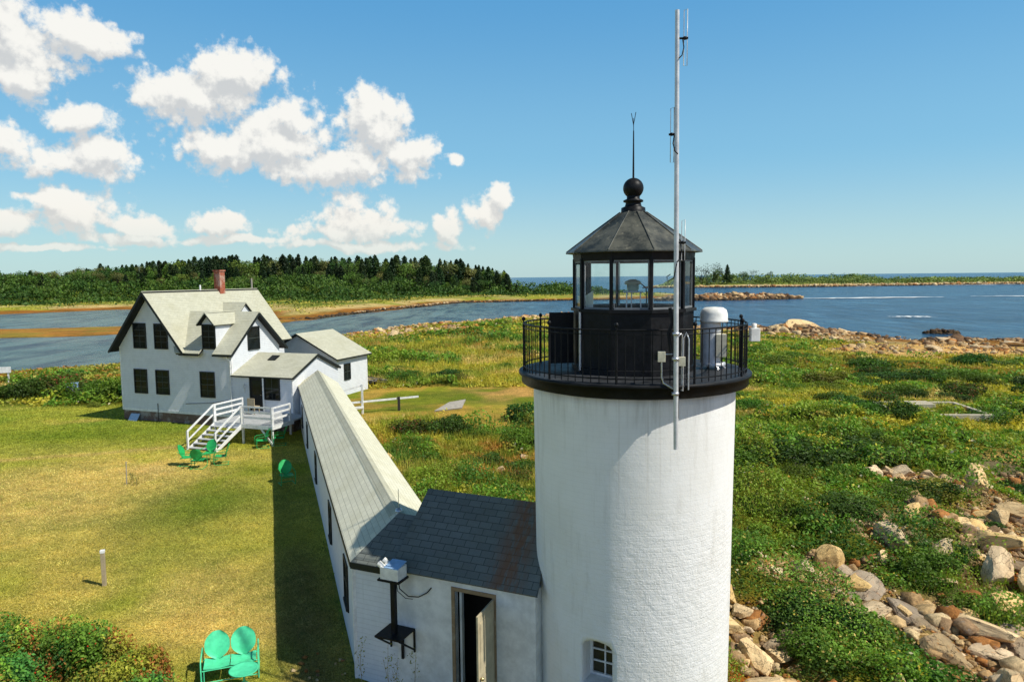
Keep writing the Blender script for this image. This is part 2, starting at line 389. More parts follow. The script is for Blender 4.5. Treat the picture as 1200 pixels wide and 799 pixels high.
# ------------------------------------------------------------------ camera
CZ = 9.0
pitch = math.radians(-5.15); roll = math.radians(.6)
fw = Vector((0, math.cos(pitch), math.sin(pitch))); up0 = Vector((0, -math.sin(pitch), math.cos(pitch))); rt0 = Vector((1, 0, 0))
rt = rt0*math.cos(roll)-up0*math.sin(roll); up = rt0*math.sin(roll)+up0*math.cos(roll)
cam = bpy.data.cameras.new('camera'); cam.sensor_width = 36; cam.lens = 830/1200*36; cam.clip_start = .2; cam.clip_end = 40000
co = bpy.data.objects.new('camera', cam); COL.objects.link(co)
mw = Matrix((rt, up, -fw)).transposed().to_4x4(); mw.translation = (0, 0, CZ); co.matrix_world = mw
scene.camera = co
# ------------------------------------------------------------------ sun and sky
SUN_AZ = math.radians(-22.5); SUN_EL = math.radians(51)
sd = Vector((math.cos(SUN_EL)*math.cos(SUN_AZ), math.cos(SUN_EL)*math.sin(SUN_AZ), math.sin(SUN_EL)))
L = bpy.data.lights.new('sun', 'SUN'); L.energy = 5.0; L.angle = math.radians(.53); L.color = (1.0, .955, .86)
lo = bpy.data.objects.new('sun', L); COL.objects.link(lo); lo.rotation_euler = (-sd).to_track_quat('-Z', 'Y').to_euler(); lo.location = (40, -10, 60)
scene.view_settings.view_transform = 'Standard'; scene.view_settings.look = 'None'; scene.view_settings.exposure = 0
def make_world():
    w = bpy.data.worlds.new('World'); scene.world = w; w.use_nodes = True; t = NT(w.node_tree); t.n.clear()
    out = t.new('ShaderNodeOutputWorld'); bg = t.new('ShaderNodeBackground'); t.l.new(bg.outputs[0], out.inputs[0])
    sky = t.new('ShaderNodeTexSky', sky_type='NISHITA'); sky.sun_disc = False; sky.sun_elevation = SUN_EL; sky.sun_rotation = math.radians(90)-SUN_AZ
    sky.altitude = 0; sky.air_density = 1.0; sky.dust_density = .6; sky.ozone_density = 1.5
    tc = t.new('ShaderNodeTexCoord'); d = tc.outputs['Generated']
    sp = t.new('ShaderNodeSeparateXYZ'); t.set(sp.inputs[0], d)
    az = t.math('ARCTAN2', sp.outputs[0], sp.outputs[1]); el = t.math('ARCSINE', sp.outputs[2])
    # cloud positions: azimuth and elevation in hundredths of a radian, half widths likewise
    px = [(45,55,85,48),(128,58,50,24),(35,95,50,24),(105,141,40,17),(98,192,60,22),(128,180,40,22),(12,166,38,26),(100,248,48,28),(68,232,36,9),(18,262,45,15),(175,266,36,14),(160,280,50,8),
          (246,120,82,38),(285,95,52,34),(350,142,42,28),(320,176,110,34),(395,200,112,24),(445,155,46,44),(440,130,32,24),(475,186,44,26),(265,264,36,16),(280,284,80,7),
          (415,258,52,24),(395,274,64,13),(455,268,50,15),(528,267,18,19),(572,250,24,28),(586,234,16,15),(535,190,13,8),(420,290,120,6),(60,290,80,5)]
    g = bpy.data.node_groups.new('cloud density', 'ShaderNodeTree'); gt = NT(g)
    g.interface.new_socket('Az', in_out='INPUT', socket_type='NodeSocketFloat'); g.interface.new_socket('El', in_out='INPUT', socket_type='NodeSocketFloat'); g.interface.new_socket('D', in_out='OUTPUT', socket_type='NodeSocketFloat')
    gi = gt.new('NodeGroupInput'); go = gt.new('NodeGroupOutput')
    cv = gt.new('ShaderNodeCombineXYZ'); gt.l.new(gi.outputs[0], cv.inputs[0]); gt.l.new(gi.outputs[1], cv.inputs[1])
    q = cv.outputs[0]
    wn = gt.noise(q, 9, 4, .6, 'Color', '2D'); q2 = gt.vmath('ADD', q, gt.vmath('SCALE', gt.vmath('SUBTRACT', wn, (.5, .5, .5)), None))
    q2.node.inputs[1].links[0].from_node.inputs['Scale'].default_value = .035
    acc = None
    for cx, cy, rx, ry in px:
        a = math.atan((cx-600)/830); r = math.sqrt(1+((cx-600)/830)**2)
        e = math.atan((325-cy-(cx-600)*.0105)/830/r*1.0); k = 1/r
        sub = gt.vmath('SUBTRACT', q2, (a, e, 0)); sc = gt.vmath('MULTIPLY', sub, (830/rx*r*1.0, 830/ry*r, 0))
        v = gt.math('MULTIPLY', gt.math('SUBTRACT', 1.0, gt.vmath('LENGTH', sc)), 1.0)
        acc = v if acc is None else gt.math('SMOOTH_MAX', acc, v, .22)
    f1 = gt.noise(q, 20, 6, .6, dim='2D'); f2 = gt.noise(q, 85, 4, .62, dim='2D')
    def puff(sc, sm):
        vn = gt.new('ShaderNodeTexVoronoi', feature='F1', voronoi_dimensions='2D'); gt.set(vn.inputs['Vector'], q2); vn.inputs['Scale'].default_value = sc; return gt.math('SUBTRACT', .5, vn.outputs['Distance'])
    pf = gt.math('ADD', gt.math('MULTIPLY', puff(26, .35), .42), gt.math('MULTIPLY', puff(64, .3), .34))
    dd = gt.math('ADD', acc, gt.math('ADD', gt.math('ADD', gt.math('MULTIPLY', gt.math('SUBTRACT', f1, .5), 1.3), pf), gt.math('MULTIPLY', gt.math('SUBTRACT', f2, .5), .75)))
    gt.l.new(dd, go.inputs[0])
    def dens(da, de):
        n = t.new('ShaderNodeGroup'); n.node_tree = g; t.set(n.inputs[0], t.math('ADD', az, da)); t.set(n.inputs[1], t.math('ADD', el, de)); return n.outputs[0]
    D0 = dens(0, 0); D1 = dens(.006, .020)
    alpha = t.ramp(D0, -.06, .46)
    lit = t.ramp(t.math('SUBTRACT', D0, D1), -.42, .42)
    thick = t.ramp(D0, .3, 1.3)
    ccol = t.mix(lit, (5.9, 6.05, 6.1), (8.9, 8.75, 8.25))
    low = t.ramp(el, .02, .14)
    ccol = t.mix(low, t.mix(.35, ccol, (8.3, 7.4, 6.1)), ccol)
    hz = t.math('MULTIPLY', alpha, t.ramp(el, -.005, .09, .45, .97))
    # deepen the blue the way the photograph has it
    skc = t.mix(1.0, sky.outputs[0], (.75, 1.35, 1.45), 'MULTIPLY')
    hi = t.math('MULTIPLY', t.ramp(el, .36, .85, 1.0, .18), t.ramp(sp.outputs[1], -.35, .55, 1.2, 1.0)); skc = t.mix(1.0, skc, t.new('ShaderNodeCombineColor').outputs[0], 'MULTIPLY')  # unseen sky dimmed overhead and brightened behind the camera to shape the fill
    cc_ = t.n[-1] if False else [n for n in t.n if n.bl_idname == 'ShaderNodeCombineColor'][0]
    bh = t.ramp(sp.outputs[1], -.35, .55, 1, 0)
    for i_, k_ in enumerate((.42, -.04, .0)): t.l.new(t.math('MULTIPLY', hi, t.math('ADD', 1.0, t.math('MULTIPLY', bh, k_))), cc_.inputs[i_])  # unseen sky behind the camera warmed to tint the shaded sides
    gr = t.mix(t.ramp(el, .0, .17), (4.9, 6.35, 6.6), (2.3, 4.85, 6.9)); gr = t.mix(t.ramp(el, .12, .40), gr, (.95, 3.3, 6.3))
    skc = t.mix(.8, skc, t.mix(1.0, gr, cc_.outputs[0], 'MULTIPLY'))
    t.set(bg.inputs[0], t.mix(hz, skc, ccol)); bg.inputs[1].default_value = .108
make_world()
# ------------------------------------------------------------------ terrain
SHORE = [(-140,66),(-95,76),(-64,86),(-55,97),(-47,112),(-40,135),(-32,156),(-13,175),(10,208),(24,200),(34,165),(45,152),(60,146),(74,140),(70,124),(82,122),(96,128),(125,118),(150,90),(150,-40),(-140,-40)]
WATER = -3.0
def lawn_mask(x, y):
    n = (vnoise(x, y, 5, 3)-.5)*3
    # mown lawn left of the covered walkway; beyond the house it runs up to the shrubs
    wx = -3.6-(y-15.4)*.344          # line of the walkway
    m = sstep(wx-x, -1.0, .4)*sstep(51-x*.25*0+n-y*1.0, -1.5, 1.5)
    return m*sstep(x+60+n, 0, 5)
def grass2_mask(x, y):
    """short grass patches right of the walkway, behind the tower"""
    n = (vnoise(x, y, 4, 5)-.5)*4
    a = 1-sstep(np.hypot((x+8)/9, (y-52)/8)+n*.1, .75, 1.05)
    b = 1-sstep(np.hypot((x+1.5)/6, (y-49.5)/8)+n*.1, .7, 1.05)
    return np.maximum(a, b)
def rock_p(x, y): return (x-6)*.63-(y-20.5)*.78+(vnoise(x, y, 6, 8)-.5)*7
def green_spots(x, y):
    n = (vnoise(x, y, 2.2, 111, 3)-.5)*.9; g = 0
    for cx, cy, rx, ry in ((9.2,19.0,1.7,2.8),(13.6,23.0,1.3,1.2),(14.6,20.6,.9,.7),(11.9,25.6,1.8,1.2)): g = np.maximum(g, sstep(1.25-np.hypot((x-cx)/rx, (y-cy)/ry)+n, 0, .4))
    return g
def rock_spots(x, y):
    n = (vnoise(x, y, 1.8, 121, 3)-.5)*.8; g = 0
    for cx, cy, rx, ry in ((10.3,23.5,2.0,1.0),(6.6,18.6,.9,2.4),(7.3,16.2,1.5,1.0),(12.3,21.3,2.1,.9),(19.5,33.3,2.2,.7)): g = np.maximum(g, sstep(1.2-np.hypot((x-cx)/rx, (y-cy)/ry)+n, 0, .35))
    return g
def rock_mask(x, y):
    p = rock_p(x, y); return np.maximum(rock_spots(x, y), (1-green_spots(x, y))*sstep(p, -.6, 1.4)*sstep(x, 3.5, 5.5)*sstep(60-y, 0, 8))
def zmain(x, y):
    sdv = sdist(x, y, SHORE)+(vnoise(x, y, 9, 1)-.5)*7
    p = (x-6)*.63-(y-20)*.78
    drop = np.clip((p+9)/9, 0, 2.6)*sstep(x, 3.2, 7)*1.0
    inner = -drop*.95-.006*np.clip(y-55, 0, 200)-.035*np.clip(x-14, 0, 70)*sstep(y, 22, 40)
    inner = np.maximum(inner, -2.35)
    flat = lawn_mask(x, y)
    inner = inner+(vnoise(x, y, 7, 2)-.5)*(.12+.5*(1-flat)*sstep(np.abs(x-2.5)+np.abs(y-16), 3, 9))
    rm = rock_mask(x, y)
    inner = inner+rm*(np.abs(vnoise(x, y, 2.2, 11, 4)-.5)*1.3-.25)
    z = np.minimum(inner, -3.15+.16*sdv+(vnoise(x, y, 3, 4)-.5)*.3*sstep(30-sdv, 0, 20))
    return np.where(sdv < 0, np.maximum(-3.15+.12*sdv, -6), z)
def hgt(x, y): return float(zmain(np.array([float(x)]), np.array([float(y)]))[0])
def ground_mat():
    m, t = new_mat('ground cover'); a = t.new('ShaderNodeAttribute', attribute_name='col')
    n1 = t.noise(t.pos, .8, 6, .7); n2 = t.noise(t.pos, 9, 5, .75); n3 = t.noise(t.mapping(t.pos, (1, .6, 1)), 38, 4, .75)
    c = t.mix(1.0, a.outputs['Color'], t.mix(t.ramp(n1, .3, .7), (.72, .78, .7), (1.2, 1.14, 1.1)), 'MULTIPLY')
    n0 = t.noise(t.mapping(t.pos, (.07, .16, 1)), 1.0, 7, .7); c = t.mix(1.0, c, t.mix(t.ramp(n0, .35, .65), (.66, .74, .62), (1.25, 1.16, 1.05)), 'MULTIPLY')
    c = t.mix(1.0, c, t.mix(t.ramp(n2, .3, .7), (.62, .66, .55), (1.3, 1.26, 1.25)), 'MULTIPLY')
    c = t.mix(1.0, c, t.mix(t.ramp(n3, .32, .68), (.55, .58, .5), (1.4, 1.36, 1.3)), 'MULTIPLY')
    t.set(t.p.inputs['Base Color'], c); t.p.inputs['Roughness'].default_value = .95; t.p.inputs['Specular IOR Level'].default_value = .1
    t.set(t.p.inputs['Normal'], t.bump(t.math('ADD', n3, n2), .8, .05)); return m
M['ground'] = ground_mat()
def stones_mat():
    m, t = new_mat('loose stones'); a = t.new('ShaderNodeAttribute', attribute_name='col'); n = t.noise(t.pos, 9, 6, .7); n2 = t.noise(t.pos, 34, 4, .7); n3 = t.noise(t.pos, 3, 5, .7)
    c = t.mix(1.0, a.outputs['Color'], t.mix(t.ramp(n, .3, .7), (.6, .58, .55), (1.25, 1.24, 1.2)), 'MULTIPLY'); c = t.mix(t.ramp(n2, .5, .72, 0, .6), c, (.07, .055, .04)); c = t.mix(t.ramp(n3, .55, .7, 0, .5), c, (.30, .29, .27))
    t.set(t.p.inputs['Base Color'], c); t.p.inputs['Roughness'].default_value = .9; t.p.inputs['Specular IOR Level'].default_value = .2; t.set(t.p.inputs['Normal'], t.bump(t.math('ADD', n, n2), .9, .03)); return m
M['stones'] = stones_mat()
def beach_patch(x, y):
    u = (x-61)*.87+(y-101)*.5; v = -(x-61)*.5+(y-101)*.87+(vnoise(x, y, 6, 101)-.5)*10
    return sstep(1-np.sqrt((u/24)**2+(v/12)**2), 0, .25)
def mixc(a, b, f): return a*(1-f[:, None])+np.array(b)[None, :]*f[:, None]
def ground_colour(x, y, z):
    n = vnoise(x, y, 9, 21, 4); n2 = vnoise(x, y, 2.4, 22, 3); n3 = vnoise(x, y, 22, 24, 3)
    c = np.tile(np.array(S(112, 112, 38)), (len(x), 1))
    c = mixc(c, S(74, 92, 30), sstep(n, .42, .62)); c = mixc(c, S(146, 124, 52), sstep(n3+.5*(n2-.5), .55, .72)*.8)
    # lawn
    lw = lawn_mask(x, y); lc = np.tile(np.array(S(164, 165, 66)), (len(x), 1))
    lc = mixc(lc, S(126, 148, 50), sstep(n3*.6+n*.5, .46, .64)); lc = mixc(lc, S(194, 174, 92), sstep(n2*.5+n*.6, .58, .74)*.8)
    dry = np.exp(-((x+18)**2/90+(y-30)**2/50)); lc = mixc(lc, S(212, 186, 116), np.clip(dry*1.2+np.exp(-((x+9.5)**2/9+(y-20)**2/7))*.8+np.exp(-((x+7)**2/5+(y-17.5)**2/2.5))*.7, 0, 1)*.9*sstep(n2*.6+n*.4, .24, .48))
    green = np.exp(-((x+12.5)**2/9+(y-28)**2/25))+np.exp(-((x+26)**2/40+(y-41)**2/6))*.9; lc = mixc(lc, S(104, 128, 30), np.clip(green, 0, 1)*.85)
    # foot path across the lawn
    py_ = 35.2+(x+26)*.33-np.clip(x+20, 0, 9)*.10+(vnoise(x, y, 3, 31)-.5)*.5; pm = np.exp(-((y-py_)/.38)**2)*sstep(-15.6-x, 0, 2.0)
    lc = mixc(lc, S(196, 172, 112), pm*.75)
    bare = np.exp(-(((x+17.3)+(y-33.3)*.5)**2/1.4+(y-33.2)**2/1.6)); lc = mixc(lc, S(206, 180, 122), np.clip(bare, 0, 1)*sstep(n2, .3, .5)*.8)
    c = c*(1-lw[:, None])+lc*lw[:, None]
    g2 = grass2_mask(x, y); gc = np.tile(np.array(S(128, 136, 40)), (len(x), 1)); gc = mixc(gc, S(170, 142, 70), sstep(n2*.6+n*.5, .55, .7)); c = c*(1-g2[:, None])+gc*g2[:, None]
    dirt = np.exp(-((x+.2)**2/12+(y-55)**2/14)); c = mixc(c, S(186, 148, 92), np.clip(dirt*1.3, 0, 1)*sstep(n2, .25, .5))
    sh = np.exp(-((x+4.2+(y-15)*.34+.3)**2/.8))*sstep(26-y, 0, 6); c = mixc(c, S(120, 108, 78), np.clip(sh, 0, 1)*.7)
    # rock embankment
    rm = rock_mask(x, y); rc = np.tile(np.array(S(176, 142, 98)), (len(x), 1)); rc = mixc(rc, S(120, 108, 92), sstep(n, .45, .6)); rc = mixc(rc, S(168, 96, 40), sstep(n2, .66, .78))
    c = c*(1-rm[:, None])+rc*rm[:, None]
    # shore: pale cobbles, then wrack
    sdv = sdist(x, y, SHORE)+(vnoise(x, y, 9, 1)-.5)*7; right = sstep(x, 20, 40)
    k = sstep(26-sdv, 0, 7)*sstep(y, 60, 80)*sstep(n, .2, .5)*(sstep(x, -45, -20))
    c = mixc(c, S(186, 158, 122), k*.9)
    c = mixc(c, S(206, 166, 112), beach_patch(x, y))
    k = sstep(14-sdv+6*(n2-.5), 0, 4); c = mixc(c, S(140, 98, 48), k)
    k = sstep(5-sdv+4*(n2-.5), 0, 3); c = mixc(c, S(96, 74, 46), k)
    k = sstep(1.0-sdv, 0, 3); c = mixc(c, S(110, 112, 98), k*.8)
    return c
def axis(pts):
    out = []
    for (a, b, st) in pts: out += list(np.arange(a, b, st))
    return np.array(out+[pts[-1][1]])
def grid_land(name, xs, ys, zf, cf, mat):
    X, Y = np.meshgrid(xs, ys); x = X.ravel(); y = Y.ravel(); z = zf(x, y)
    nx, ny = len(xs), len(ys); i = np.arange(nx*ny).reshape(ny, nx)
    F = np.stack([i[:-1, :-1], i[:-1, 1:], i[1:, 1:], i[1:, :-1]], -1).reshape(-1, 4)
    zz = z[F].max(1); F = F[zz > WATER-.9]
    used = np.unique(F); rm = np.full(nx*ny, -1); rm[used] = np.arange(len(used))
    V = np.stack([x, y, z], 1)[used]; C = cf(x[used], y[used], z[used])
    me = np_mesh(name, V, rm[F], C, True); me.materials.append(mat); o = link(name, me); return tag(o, kind='structure')
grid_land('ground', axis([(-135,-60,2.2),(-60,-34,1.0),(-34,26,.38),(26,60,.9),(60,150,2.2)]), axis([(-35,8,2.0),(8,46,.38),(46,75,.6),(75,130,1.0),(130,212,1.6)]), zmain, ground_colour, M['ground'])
# ------------------------------------------------------------------ far shore with the wooded hill
FAR = [(-620,220),(-330,232),(-196,262),(-166,300),(-120,296),(-92,240),(-74,205),(-60,210),(-48,262),(-24,340),(26,354),(60,360),(95,385),(118,420),(70,500),(-60,560),(-420,640),(-640,560)]
def zfar(x, y):
    sdv = sdist(x, y, FAR)+(vnoise(x, y, 30, 41)-.5)*16
    hill = 7.5*sstep(sdv, 40, 150)*sstep(30-x, 0, 130)
    z = -3.2+np.clip(sdv*.10, -3, 2.2)+hill+(vnoise(x, y, 25, 42)-.5)*1.2*sstep(sdv, 5, 40)
    return z
def cfar(x, y, z):
    n = vnoise(x, y, 18, 43, 4); n2 = vnoise(x, y, 6, 44, 3); sdv = sdist(x, y, FAR)+(vnoise(x, y, 30, 41)-.5)*16
    c = np.tile(np.array(S(150, 152, 60)), (len(x), 1)); c = mixc(c, S(108, 122, 44), sstep(n, .45, .6))
    c = mixc(c, S(196, 172, 128), sstep(24-sdv, 0, 8)*sstep(n, .35, .55)); c = mixc(c, S(150, 100, 44), sstep(13-sdv+8*(n2-.5), 0, 5)); c = mixc(c, S(84, 66, 40), sstep(3-sdv, 0, 3))
    c = mixc(c, S(210, 188, 140), sstep(sdv, 24, 30)*sstep(44-sdv, 0, 6)*sstep(vnoise(x, y, 26, 45, 2), .48, .6)*.9)
    return mixc(c, S(96, 112, 44), sstep(sdv, 40, 60))
grid_land('far_shore', axis([(-630,-240,9),(-240,130,3.2)]), axis([(195,420,3.2),(420,600,8)]), zfar, cfar, M['ground'])
BAR = [(-150,150),(-118,148),(-90,156),(-76,172),(-62,196),(-58,212),(-74,222),(-88,196),(-112,186),(-160,182),(-210,170)]
def zbar(x, y): return -3.15+np.clip((sdist(x, y, BAR)+(vnoise(x, y, 12, 51)-.5)*8)*.09, -1.5, .55)+(vnoise(x, y, 3, 52)-.5)*.15
def cbar(x, y, z):
    n = vnoise(x, y, 8, 53, 4); c = np.tile(np.array(S(156, 112, 56)), (len(x), 1)); c = mixc(c, S(150, 128, 60), sstep(n, .5, .65)); return mixc(c, S(104, 72, 40), sstep(-2.85-z, 0, .2))
grid_land('sand_bar', axis([(-215,-50,1.6)]), axis([(140,230,1.6)]), zbar, cbar, M['ground'])
ISLE = [(128,700),(182,684),(235,668),(290,662),(400,690),(500,684),(640,700),(820,760),(820,900),(500,840),(300,800),(150,780)]
def zisle(x, y): return -3.3+np.clip((sdist(x, y, ISLE)+(vnoise(x, y, 40, 61)-.5)*24)*.11, -2, 4.2-1.6*sstep(x, 300, 480))+(vnoise(x, y, 12, 62)-.5)*1.0
def cisle(x, y, z):
    n = vnoise(x, y, 30, 63, 4); c = np.tile(np.array(S(120, 132, 62)), (len(x), 1)); c = mixc(c, S(96, 112, 56), sstep(n, .45, .6))
    c = mixc(c, S(206, 184, 148), sstep(-.2-z+(n-.5)*2.4, 0, .8)); return mixc(c, S(104, 80, 58), sstep(-2.3-z+(n-.5)*1.2, 0, .4))
grid_land('far_island', axis([(110,830,5)]), axis([(640,720,3),(720,910,10)]), zisle, cisle, M['ground'])
# ------------------------------------------------------------------ sea
def water_mat():
    m, t = new_mat('sea water')
    sp = t.new('ShaderNodeSeparateXYZ'); t.set(sp.inputs[0], t.pos)
    w1 = t.noise(t.mapping(t.pos, (.30, .55, 1)), 1.0, 6, .65); w2 = t.noise(t.mapping(t.pos, (.035, .09, 1)), 1.0, 5, .6); big = t.noise(t.mapping(t.pos, (.006, .02, 1)), 1.0, 4, .6)
    shel = t.ramp(sp.outputs[0], 30, -30)               # sheltered inlet on the left is paler and greener
    deep = t.mix(t.ramp(big, .35, .65), (.008, .050, .120), (.020, .085, .165))
    c = t.mix(shel, deep, t.mix(t.ramp(big, .35, .65), (.075, .14, .135), (.16, .23, .20)))
    near = t.math('MULTIPLY', t.ramp(sp.outputs[1], 150, 105), t.ramp(sp.outputs[0], 20, 60)); c = t.mix(t.math('MULTIPLY', near, .8), c, (.10, .16, .17))
    w3 = t.noise(t.mapping(t.pos, (.17, .036, 1)), 1.0, 6, .72)
    c = t.mix(t.ramp(w3, .36, .56, .85, 0), c, (.002, .018, .05)); c = t.mix(t.math('MULTIPLY', t.ramp(w3, .54, .70), t.ramp(sp.outputs[0], -40, 40, .30, .62)), c, (.10, .24, .33)); c = t.mix(t.math('MULTIPLY', t.ramp(w1, .55, .75), .25), c, (.10, .22, .30))  # dark wave slopes and bright highlights painted into the water colour
    # white caps
    cap = t.math('MULTIPLY', t.ramp(t.noise(t.mapping(t.pos, (.22, .05, 1)), 1.0, 5, .72), .68, .74), t.math('MULTIPLY', t.ramp(sp.outputs[0], 30, 90), t.ramp(w2, .5, .6)))
    c = t.mix(t.math('MULTIPLY', cap, .6), c, (.7, .74, .74))
    t.set(t.p.inputs['Base Color'], c); t.p.inputs['Roughness'].default_value = .22; t.p.inputs['IOR'].default_value = 1.33; t.p.inputs['Specular IOR Level'].default_value = .35
    t.set(t.p.inputs['Normal'], t.bump(t.math('ADD', t.math('MULTIPLY', w1, .6), t.math('ADD', t.math('MULTIPLY', w3, 1.2), t.math('MULTIPLY', w2, 1.5))), 1.0, 1.3)); return m
M['water'] = water_mat()
w = MB(); w.poly((-9000,-900,WATER),(9000,-900,WATER),(9000,16000,WATER),(-9000,16000,WATER)); tag(w.build('sea', M['water']), kind='structure')
def foam_mat():
    m = bpy.data.materials.new('surf foam'); m.use_nodes = True; t = NT(m.node_tree); t.n.clear(); out = t.new('ShaderNodeOutputMaterial')
    d = t.new('ShaderNodeBsdfDiffuse'); d.inputs[0].default_value = (.82, .84, .83, 1); tr = t.new('ShaderNodeBsdfTransparent'); mx = t.new('ShaderNodeMixShader')
    pos = t.new('ShaderNodeNewGeometry').outputs['Position']; a = t.new('ShaderNodeAttribute', attribute_name='col')
    n = t.noise(t.mapping(pos, (.12, .3, 1)), 1.0, 7, .72)
    k = t.ramp(t.math('ADD', t.math('MULTIPLY', a.outputs['Fac'], .9), n), .78, 1.0)
    t.set(mx.inputs[0], k); t.l.new(tr.outputs[0], mx.inputs[1]); t.l.new(d.outputs[0], mx.inputs[2]); t.l.new(mx.outputs[0], out.inputs[0]); return m
M['foam'] = foam_mat()
def surf(pts, wid, peak=.55):
    """a line of breaking water: low lens-shaped ridge lying on the sea"""
    V = []; C = []; F = []; n = 60; P = np.array(pts, float)
    seg = np.concatenate([[0], np.cumsum(np.hypot(*np.diff(P, axis=0).T))])
    for i in range(n+1):
        s = seg[-1]*i/n; x = np.interp(s, seg, P[:, 0]); y = np.interp(s, seg, P[:, 1])+1.5*math.sin(i*.7); e = math.sin(PI*i/n)**.6
        for j in range(7):
            q = (j-3)/3; V.append((x, y+q*wid*(.5+.5*e), WATER+.03+.35*(1-q*q)*e)); f = peak*(1-q*q)*e; C.append((f, f, f))
    for i in range(n):
        for j in range(6): a = i*7+j; F.append((a, a+7, a+8, a+1))
    me = np_mesh('breaking_surf', np.array(V), np.array(F), np.array(C), True); me.materials.append(M['foam'])
    tag(link('breaking_surf', me), kind='structure')
surf([(128,346),(165,344),(220,348)], 5.5, .75); surf([(212,352),(262,346),(300,352)], 4, .6); surf([(100,192),(116,190)], 2.6, .6); surf([(133,176),(175,172)], 2.6, .5)
surf([(360,672),(470,676),(560,684)], 9, .6); surf([(290,655),(360,660)], 7, .5); surf([(560,690),(700,700)], 9, .6)
# ------------------------------------------------------------------ stones
def rock_proto(seed, sub=3, cuts=9, rough=.12, flat=1.0):
    r = random.Random(seed); bm = bmesh.new(); bmesh.ops.create_icosphere(bm, subdivisions=sub, radius=1)
    for _ in range(cuts):
        n = Vector((r.gauss(0, 1), r.gauss(0, 1), r.gauss(0, 1))).normalized(); d = r.uniform(.34, .70)
        for v in bm.verts:
            k = v.co.dot(n)-d
            if k > 0: v.co -= n*k*.985
    for v in bm.verts:
        v.co += v.co.normalized()*(mnoise.fractal(v.co*1.7+Vector((seed*3.1, 0, 0)), .9, 2.1, 5)*rough); v.co.z *= flat
    me = bpy.data.meshes.new('boulder'); bm.to_mesh(me); bm.free(); return me
ROCKS = []
for i in range(9):
    me = rock_proto(i+1, 4, 13+i % 5, .035, [1, .8, .65, .9, .55, .75, 1, .5, .7][i]); me.materials.append(M['rock_grey'] if i in (3, 8) else M['rock']); ROCKS.append(me)
def boulder(x, y, s, k=None, label=None, group=None, sink=.3, rz=None, sc=(1, 1, 1), z=None, mat=None):
    o = link('boulder', ROCKS[(random.randrange(9) if k is None else k)])
    zz = hgt(x, y) if z is None else z
    o.location = (x, y, zz+s*sc[2]*(.55-sink)); o.rotation_euler = (random.uniform(-.3, .3), random.uniform(-.3, .3), random.uniform(0, 6.3) if rz is None else rz)
    o.scale = (s*sc[0], s*sc[1], s*sc[2]); return tag(o, label, 'boulder', group)
def pebbles(name, P, s, cols, label=None, cat='stones'):
    """many small angular stones as one mass"""
    bm = bmesh.new(); bmesh.ops.create_cube(bm, size=1.5); bmesh.ops.bevel(bm, geom=list(bm.edges), offset=.22, segments=1, affect='EDGES'); bmesh.ops.triangulate(bm, faces=list(bm.faces))
    base = np.array([v.co[:] for v in bm.verts]); Fb = np.array([[v.index for v in f.verts] for f in bm.faces]); bm.free()
    n = len(P); k = len(base)
    jit = base[None]*(1+rng.uniform(-.2, .2, (n, k, 1)))
    A = rng.normal(size=(n, 3, 3)); Q, _ = np.linalg.qr(A); sc = rng.uniform(.55, 1.25, (n, 1, 3))
    V = np.einsum('nkj,nij->nki', jit*sc, Q); V[:, :, 2] *= .7
    V = V*np.asarray(s).reshape(-1, 1, 1)+P[:, None, :]
    F = (Fb[None]+(np.arange(n)*k)[:, None, None]).reshape(-1, 3)
    me = np_mesh(name, V.reshape(-1, 3), F, np.repeat(cols, k, 0)); me.materials.append(M['stones'])
    return tag(link(name, me), label, cat, kind='stuff')
def stone_cols(n, pal, w=None):
    i = rng.choice(len(pal), n, p=w); c = np.array([S(*p) for p in pal])[i]; return c*rng.uniform(.75, 1.2, (n, 1))
PALE = [(210,178,128),(190,156,110),(216,190,146),(156,128,96),(178,120,64)]
DARK = [(120,92,66),(150,116,80),(92,70,50),(190,160,124),(70,56,42)]
def onland(x, y): return sdist(x, y, SHORE)+(vnoise(x, y, 9, 1)-.5)*7
# embankment rubble
def scatter(n, x0, x1, y0, y1, dens):
    x = rng.uniform(x0, x1, n); y = rng.uniform(y0, y1, n); k = rng.uniform(0, 1, n) < dens(x, y); return x[k], y[k]
x, y = scatter(16000, 4.5, 30, 11, 36, lambda x, y: rock_mask(x, y)*(.2+.8*sstep(vnoise(x, y, 2.5, 71), .40, .60))*(1-sstep(vnoise(x, y, 3.0, 83, 3), .52, .58)*(1-rock_spots(x, y))))
s = rng.uniform(.05, .22, len(x))*(.7+rng.uniform(0, 1, len(x))**5*1.6); pebbles('loose_stones', np.stack([x, y, zmain(x, y)+s*.3], 1), s, stone_cols(len(x), PALE), 'loose angular stones lying among the boulders on the bank')
def shore_pts(n, box, dmin, dmax, extra=None):
    x = rng.uniform(box[0], box[1], n); y = rng.uniform(box[2], box[3], n); d = sdist(x, y, SHORE)+(vnoise(x, y, 9, 1)-.5)*7
    k = (d > dmin) & (d < dmax)
    if extra is not None: k &= extra(x, y)
    return x[k], y[k], d[k]
x, y, d = shore_pts(26000, (-40, 60, 110, 215), -1, 30, lambda x, y: vnoise(x, y, 9, 72) > .42)
s = rng.uniform(.08, .34, len(x))*(.6+rng.uniform(0, 1, len(x))**6*2); c = stone_cols(len(x), PALE); c[d < 8] = stone_cols((d < 8).sum(), DARK)
pebbles('shore_cobbles', np.stack([x, y, zmain(x, y)+s*.2], 1), s, c, 'pale cobbles heaped along the top of the inlet beach')
x, y, d = shore_pts(30000, (34, 130, 78, 150), -2, 45, lambda x, y: (vnoise(x, y, 12, 73) > .55) & (onland(x, y) < 9) | (beach_patch(x, y) > rng.uniform(.2, 2.5, len(x))))
